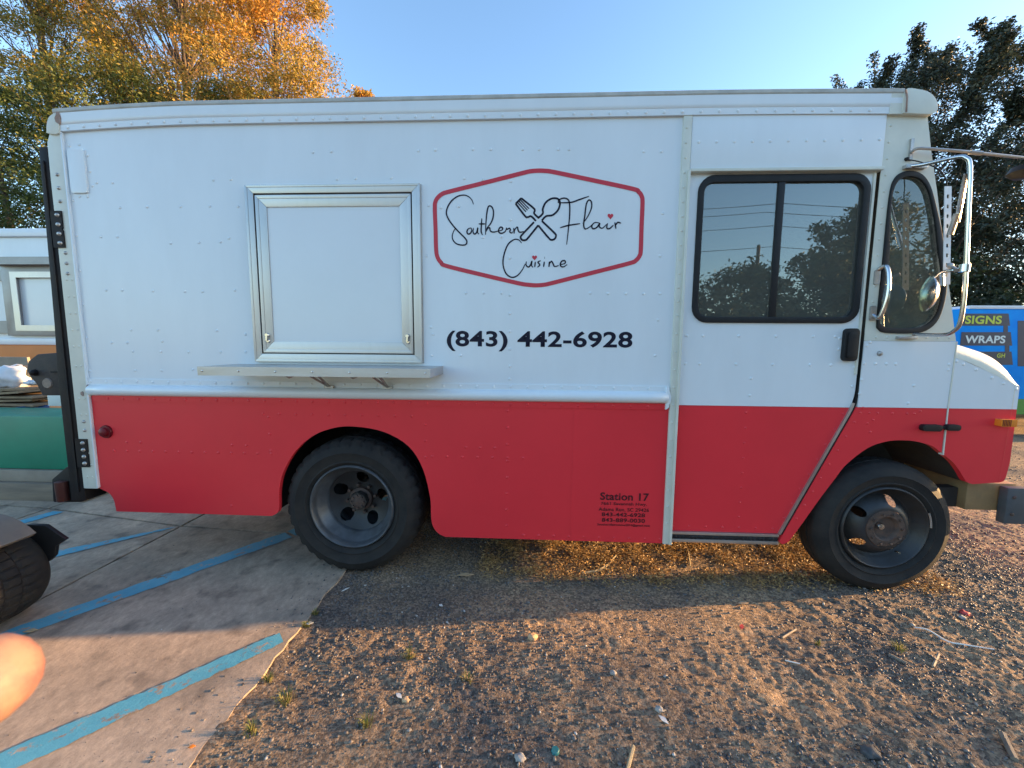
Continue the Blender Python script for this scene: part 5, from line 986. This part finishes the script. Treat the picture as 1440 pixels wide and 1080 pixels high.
# ------------------------------------------------------------------ gravel and litter
def stones(n, x0, x1, y0, y1, s0, s1, label='loose grey and brown gravel strewn over the dirt lot', name='gravel', zadd=0.0):
    bm = bmesh.new(); bmesh.ops.create_icosphere(bm, subdivisions=1, radius=1); bv = np.array([v.co[:] for v in bm.verts]); bf = np.array([[v.index for v in f.verts] for f in bm.faces]); bm.free()
    x = rng.uniform(x0, x1, n * 3); y = rng.uniform(y0, y1, n * 3)
    keep = rng.random(n * 3) < (0.22 + 0.78 * np.clip((fbm(x * 1.7, y * 1.7, 3, 33) - 0.36) * 4, 0, 1)); x, y = x[keep][:n], y[keep][:n]; n = len(x)
    s = s0 * (s1 / s0) ** (rng.random(n) ** 2.4); z = np.where(x < EDGE_X - 0.012, 0.0, ground_h(x, y)) + s * 0.25
    sc = rng.uniform(0.6, 1.2, (n, 3)) * s[:, None]; sc[:, 2] *= 0.75; th = rng.uniform(0, 2 * PI, n)
    v = bv[None] * (1 + rng.uniform(-0.36, 0.36, (n, len(bv), 1))) * sc[:, None]
    c, q = np.cos(th)[:, None], np.sin(th)[:, None]
    v = np.stack([v[..., 0] * c - v[..., 1] * q + x[:, None], v[..., 0] * q + v[..., 1] * c + y[:, None], v[..., 2] + z[:, None]], -1)
    f = (bf[None] + (np.arange(n) * len(bv))[:, None, None]).reshape(-1, 3).astype(np.int32); nf = len(f)
    me = bpy.data.meshes.new(name); me.vertices.add(n * len(bv)); me.vertices.foreach_set('co', v.astype(np.float32).ravel()); me.loops.add(nf * 3); me.loops.foreach_set('vertex_index', f.ravel()); me.polygons.add(nf); me.polygons.foreach_set('loop_start', np.arange(nf, dtype=np.int32) * 3); me.update(calc_edges=True)
    at_ = me.attributes.new('tint', 'FLOAT', 'FACE'); at_.data.foreach_set('value', np.repeat(np.clip(rng.normal(0.36, 0.24, n), 0, 1), len(bf)).astype(np.float32))
    o = link(name, me, M['gravelst'], None, 'stuff'); o['label'] = label; return o
stones(52000, -1.12, 3.4, -1.35, 1.1, 0.0018, 0.0090)
stones(14000, 1.8, 8.0, -1.0, 4.0, 0.003, 0.013)
lc = [(x, y, float(ground_h(np.array([x]), np.array([y]))[0]) + 0.004) for x, y in zip(rng.uniform(-0.3, 2.6, 900), rng.uniform(0.02, 1.3, 900))]
lo = leaves('sun_gold_litter', lc, 0.0095, 42000, M['litter'], None, np.full(900, 0.08), lambda c, k: 0.55 + rng.normal(size=len(c)) * 0.25); lv = np.empty(len(lo.data.vertices) * 3); lo.data.vertices.foreach_get('co', lv); lv = lv.reshape(-1, 3); lv[:, 2] = np.abs(lv[:, 2]) * 0.55; lo.data.vertices.foreach_set('co', lv.ravel()); lo['label'] = 'straw and leaf crumbs added gold and upright to brighten the sunlit strip under the truck'  # flakes added and tilted up to catch sun and brighten the strip
stones(420, EDGE_X - 0.22, EDGE_X + 0.03, -1.35, 0.3, 0.0016, 0.006, 'few small stones spilled onto the edge of the concrete')
stones(240, EDGE_X - 1.4, EDGE_X - 0.2, -1.3, 0.5, 0.0012, 0.0035, 'tiny grit scattered over the concrete')
def gz(p): return float(ground_h(np.array([p.x]), np.array([p.y]))[0]) if p.x > EDGE_X else 0.0
def onG(px, py, dz=0.0):
    p = G(px, py); return Vector((p.x, p.y, gz(p) + dz))
def stick(name, lab, pts, r, mt, ct_, flat=1.0, dz=0.004):
    q = [onG(a, b, dz) for a, b in pts]; zm = max(v.z for v in q) if len(q) < 3 else None
    if zm is not None: q = [Vector((v.x, v.y, zm)) for v in q]
    if len(q) > 2: q = [Vector(v) for v in cat(q, 6)]
    m_ = MB(); m_.tube(q, [r * (0.7 + 0.3 * math.sin(PI * i / max(1, len(q) - 1))) for i in range(len(q))], 6); return tag(m_.build(name, mt, None, smooth=True), lab, ct_)
stick('twig', 'curved pale twig lying in the sunlit strip under the skirt', [(818, 806), (838, 804), (852, 797), (866, 783)], 0.010, M['straw'], 'twig', dz=0.012)
stick('straw', 'single upright golden straw stalk beside the door post', [(966, 767), (968, 780), (971, 798)], 0.006, M['straw'], 'straw', dz=0.01)
stick('stick', 'pale pointed wood slat at the bottom edge of the gravel', [(891, 1047), (881, 1085)], 0.010, M['straw'], 'stick')
stick('twig', 'thin white stick lying right of the red scrap', [(1104, 929), (1125, 934)], 0.004, M['paper'], 'twig')
stick('twig', 'short brown twig near the front wheel shadow', [(1100, 897), (1119, 885)], 0.007, M['stick'], 'twig')
stick('twig', 'upright pale twig standing in the gravel at the right', [(1312, 937), (1320, 919)], 0.009, M['stick'], 'twig')
stick('bark_strip', 'grey strip of bark lying at the right of the gravel', [(1250, 921), (1275, 934)], 0.011, M['wood'], 'bark')
stick('board_offcut', 'weathered board offcut in the lower right corner', [(1409, 1032), (1427, 1069)], 0.016, M['wood'], 'board')
stick('white_string', 'white plastic string trailing over the gravel at the right', [(1286, 883), (1305, 888), (1332, 902), (1354, 907), (1398, 913)], 0.004, M['paper'], 'string', dz=0.008)
def scrap(name, lab, px, py, sx, sy, ang, mt, ct_):
    p = onG(px, py, 0.006); m_ = MB(); pts = []
    for t, r in zip(np.linspace(0, 2 * PI, 9)[:-1], (1, .55, .5, .6, 1, .6, .45, .55)): pts.append((sx * r * math.cos(t), sy * math.sin(t)))
    c, s_ = math.cos(ang), math.sin(ang); top_ = [(p.x + a * c - b * s_, p.y + a * s_ + b * c, p.z + 0.006 + 0.25 * abs(b)) for a, b in pts]; m_.add(top_ + [(a, b, z - 0.002) for a, b, z in top_], [tuple(range(8)), tuple(range(15, 7, -1))] + [(i, (i + 1) % 8, 8 + (i + 1) % 8, 8 + i) for i in range(8)])
    return tag(m_.build(name, mt), lab, ct_)
scrap('white_leaf', 'white pointed leaf lying on the gravel near the bottom', 933, 1014, 0.022, 0.010, -0.9, M['paper'], 'leaf')
scrap('red_scrap', 'small red scrap on the gravel below the cab door', 1043, 883, 0.024, 0.010, 0.9, M['redleaf'], 'scrap')
scrap('white_scrap', 'thin white scrap just right of the rear wheel', 486, 828, 0.026, 0.006, 0.9, M['paper'], 'scrap')
scrap('white_leaf', 'pale leaf at the edge of the concrete by the shadow line', 435, 877, 0.02, 0.010, 0.4, M['paper'], 'leaf')
scrap('white_leaf', 'white leaf beside a round brown pebble in the gravel', 561, 979, 0.02, 0.009, -0.6, M['paper'], 'leaf')
scrap('pale_flake', 'pale flake in the shadow edge in front of the cab', 1045, 848, 0.035, 0.012, 0.1, M['stick'], 'flake')
scrap('wood_chip', 'tan wood chip in the sunlit stripe behind the rear wheel', 655, 808, 0.055, 0.014, 0.1, M['tan'], 'wood chip')
scrap('white_flake', 'tiny white flake on the shaded gravel', 620, 851, 0.014, 0.008, -0.5, M['paper'], 'flake')
scrap('dry_leaf', 'dry golden leaf beside the blue stripe by the fingertip', 43, 890, 0.03, 0.014, 0.3, M['straw'], 'leaf')
scrap('orange_leaf', 'tiny orange leaf near the corner of the concrete edge', 270, 1054, 0.012, 0.007, 0.3, M['amber'], 'leaf')
def rock(lab, px, py, r, mt, sd): p = onG(px, py); blob('stone', (p.x, p.y, p.z + r * 0.4), r, mt, lab, 'stone', sd, (1.1, 0.9, 0.7))
rock('brown stone with a long shadow in the middle of the lit gravel', 749, 897, 0.022, M['tan'], 3); rock('round brown pebble right of the white leaf', 571, 982, 0.015, M['tan'], 4); rock('pale pebble above the white pointed leaf', 927, 998, 0.014, M['stone'], 5)
rock('dark rock at the bottom right of the gravel', 1224, 1059, 0.026, M['dstone'], 6); rock('whitish shell-like stone in the gravel centre', 862, 946, 0.013, M['stone'], 7); rock('reddish stone at the far right of the lit gravel', 1356, 862, 0.020, M['redleaf'], 8); rock('pale pebble touching the reddish stone', 1353, 869, 0.014, M['stone'], 9); rock('pale stone at the bottom of the gravel beside the bottle cap', 731, 1062, 0.017, M['stone'], 10)
p = onG(781, 1054); m_ = MB(); m_.lathe([(0, 0.011), (0.012, 0.011), (0.0145, 0.008), (0.015, 0.0)], (p.x, p.y, p.z), 24, axis='z', mod=lambda pi, k: -0.0006 if k % 2 and pi > 1 else 0); tag(m_.build('bottle_cap', M['teal']), 'teal bottle cap on the gravel at the bottom', 'bottle cap')
def tuft(lab, px, py, n, h, seed):
    p = onG(px, py); rs = np.random.default_rng(seed); V = []; Fc = []; m_ = MB()
    for k in range(n):
        a = rs.uniform(0, 2 * PI); q = rs.uniform(0, h * 0.5); b = Vector((p.x + q * math.cos(a), p.y + q * math.sin(a), p.z - 0.004)); l = h * rs.uniform(0.5, 1.1); d = Vector((math.cos(a + 0.5), math.sin(a + 0.5), 0)) * l * rs.uniform(0.2, 0.9); w_ = Vector((-math.sin(a), math.cos(a), 0)) * 0.0016
        m1 = b + d * 0.4 + Vector((0, 0, l * 0.7)); t_ = b + d + Vector((0, 0, l * 0.85)); m_.add([b - w_, b + w_, m1 + w_ * 0.8, m1 - w_ * 0.8, t_], [(0, 1, 2, 3), (3, 2, 4)])
    o = m_.build('grass_tuft', M['grass'], None); at_ = o.data.attributes.new('tint', 'FLOAT', 'FACE'); at_.data.foreach_set('value', rs.random(len(o.data.polygons)).astype(np.float32)); tag(o, lab, 'grass tuft', 'grass tufts in the gravel')
for i, (px, py, n, h, lab) in enumerate(((576, 921, 40, 0.05, 'yellow green grass tuft right of the concrete edge, nearest the shadow'), (657, 955, 26, 0.045, 'grass tuft in the middle of the lit gravel'), (402, 985, 50, 0.06, 'grass tuft beside the concrete edge at mid left'), (515, 1018, 40, 0.05, 'grass tuft in front of the others at the bottom centre'), (355, 1028, 40, 0.05, 'grass tuft lowest along the concrete edge'), (432, 878, 60, 0.035, 'mossy tuft on the concrete edge in the shadow line'), (443, 862, 60, 0.03, 'mossy tuft on the concrete edge just inside the shadow'), (378, 955, 40, 0.04, 'small tuft hugging the concrete edge by the third stripe'), (1265, 915, 40, 0.05, 'dry grass tuft at the right of the gravel'), (1150, 905, 30, 0.03, 'low dry tuft near the brown twig'))):
    tuft(lab, px, py, n, h, 100 + i)

# ------------------------------------------------------------------ the photographer's hand at the lens
def hand():
    tip = Vector((-0.1000, -2.1850, 1.3843)); d = Vector((-0.0150, -0.0014, -0.0072)).normalized(); sd_ = F_.copy(); upv = d.cross(sd_).normalized()
    V = []; E_ = []; Rr = []
    def pt(v, r): V.append(tuple(v)); Rr.append(r); return len(V) - 1
    palm = tip + d * 0.098
    root = pt(palm, 0.024); wr = pt(palm + d * 0.055 - upv * 0.012, 0.021); fa_ = pt(palm + d * 0.16 - upv * 0.05, 0.027); E_.append((root, wr)); E_.append((wr, fa_))
    def finger(pts, rads):
        prev = root
        for p_, r in zip(pts, rads): k = pt(p_, r); E_.append((prev, k)); prev = k
    finger([tip + d * 0.066, tip + d * 0.036 + sd_ * 0.001, tip + d * 0.014 + sd_ * 0.001, tip], (0.0112, 0.0106, 0.0102, 0.0090))
    for i, off in enumerate((0.021, 0.042, 0.062)):
        b_ = palm + (upv * -1 if upv.z > 0 else upv) * off * 0.9; l = (0.044, 0.042, 0.034)[i]
        finger([b_ - d * 0.020, b_ - d * (0.020 + l * 0.6) - sd_ * 0.012, b_ - d * (0.016 + l * 0.5) - sd_ * 0.034, b_ - d * 0.018 - sd_ * 0.044], (0.0102, 0.0095, 0.009, 0.0078))
    finger([palm + d * 0.03 - sd_ * 0.03, palm + d * 0.005 - sd_ * 0.055, palm - d * 0.02 - sd_ * 0.07], (0.013, 0.011, 0.009))
    me = bpy.data.meshes.new('person_hand'); me.from_pydata(V, E_, []); o = bpy.data.objects.new('person_hand', me); COL.objects.link(o)
    m_ = o.modifiers.new('skin', 'SKIN'); sv = me.skin_vertices[0].data
    for i, r in enumerate(Rr): sv[i].radius = (r, r)
    sv[0].use_root = True; m_.use_smooth_shade = True; o.modifiers.new('sub', 'SUBSURF').render_levels = 2; o.modifiers['sub'].levels = 2
    dg = bpy.context.evaluated_depsgraph_get(); bpy.context.view_layer.update(); me2 = bpy.data.meshes.new_from_object(o.evaluated_get(dg)); o.modifiers.clear(); o.data = me2; me2.materials.clear(); me2.materials.append(M['skin'])
    tag(o, 'blurred sunlit fingertip of the photographer poking into the lower left corner', 'hand')
hand()
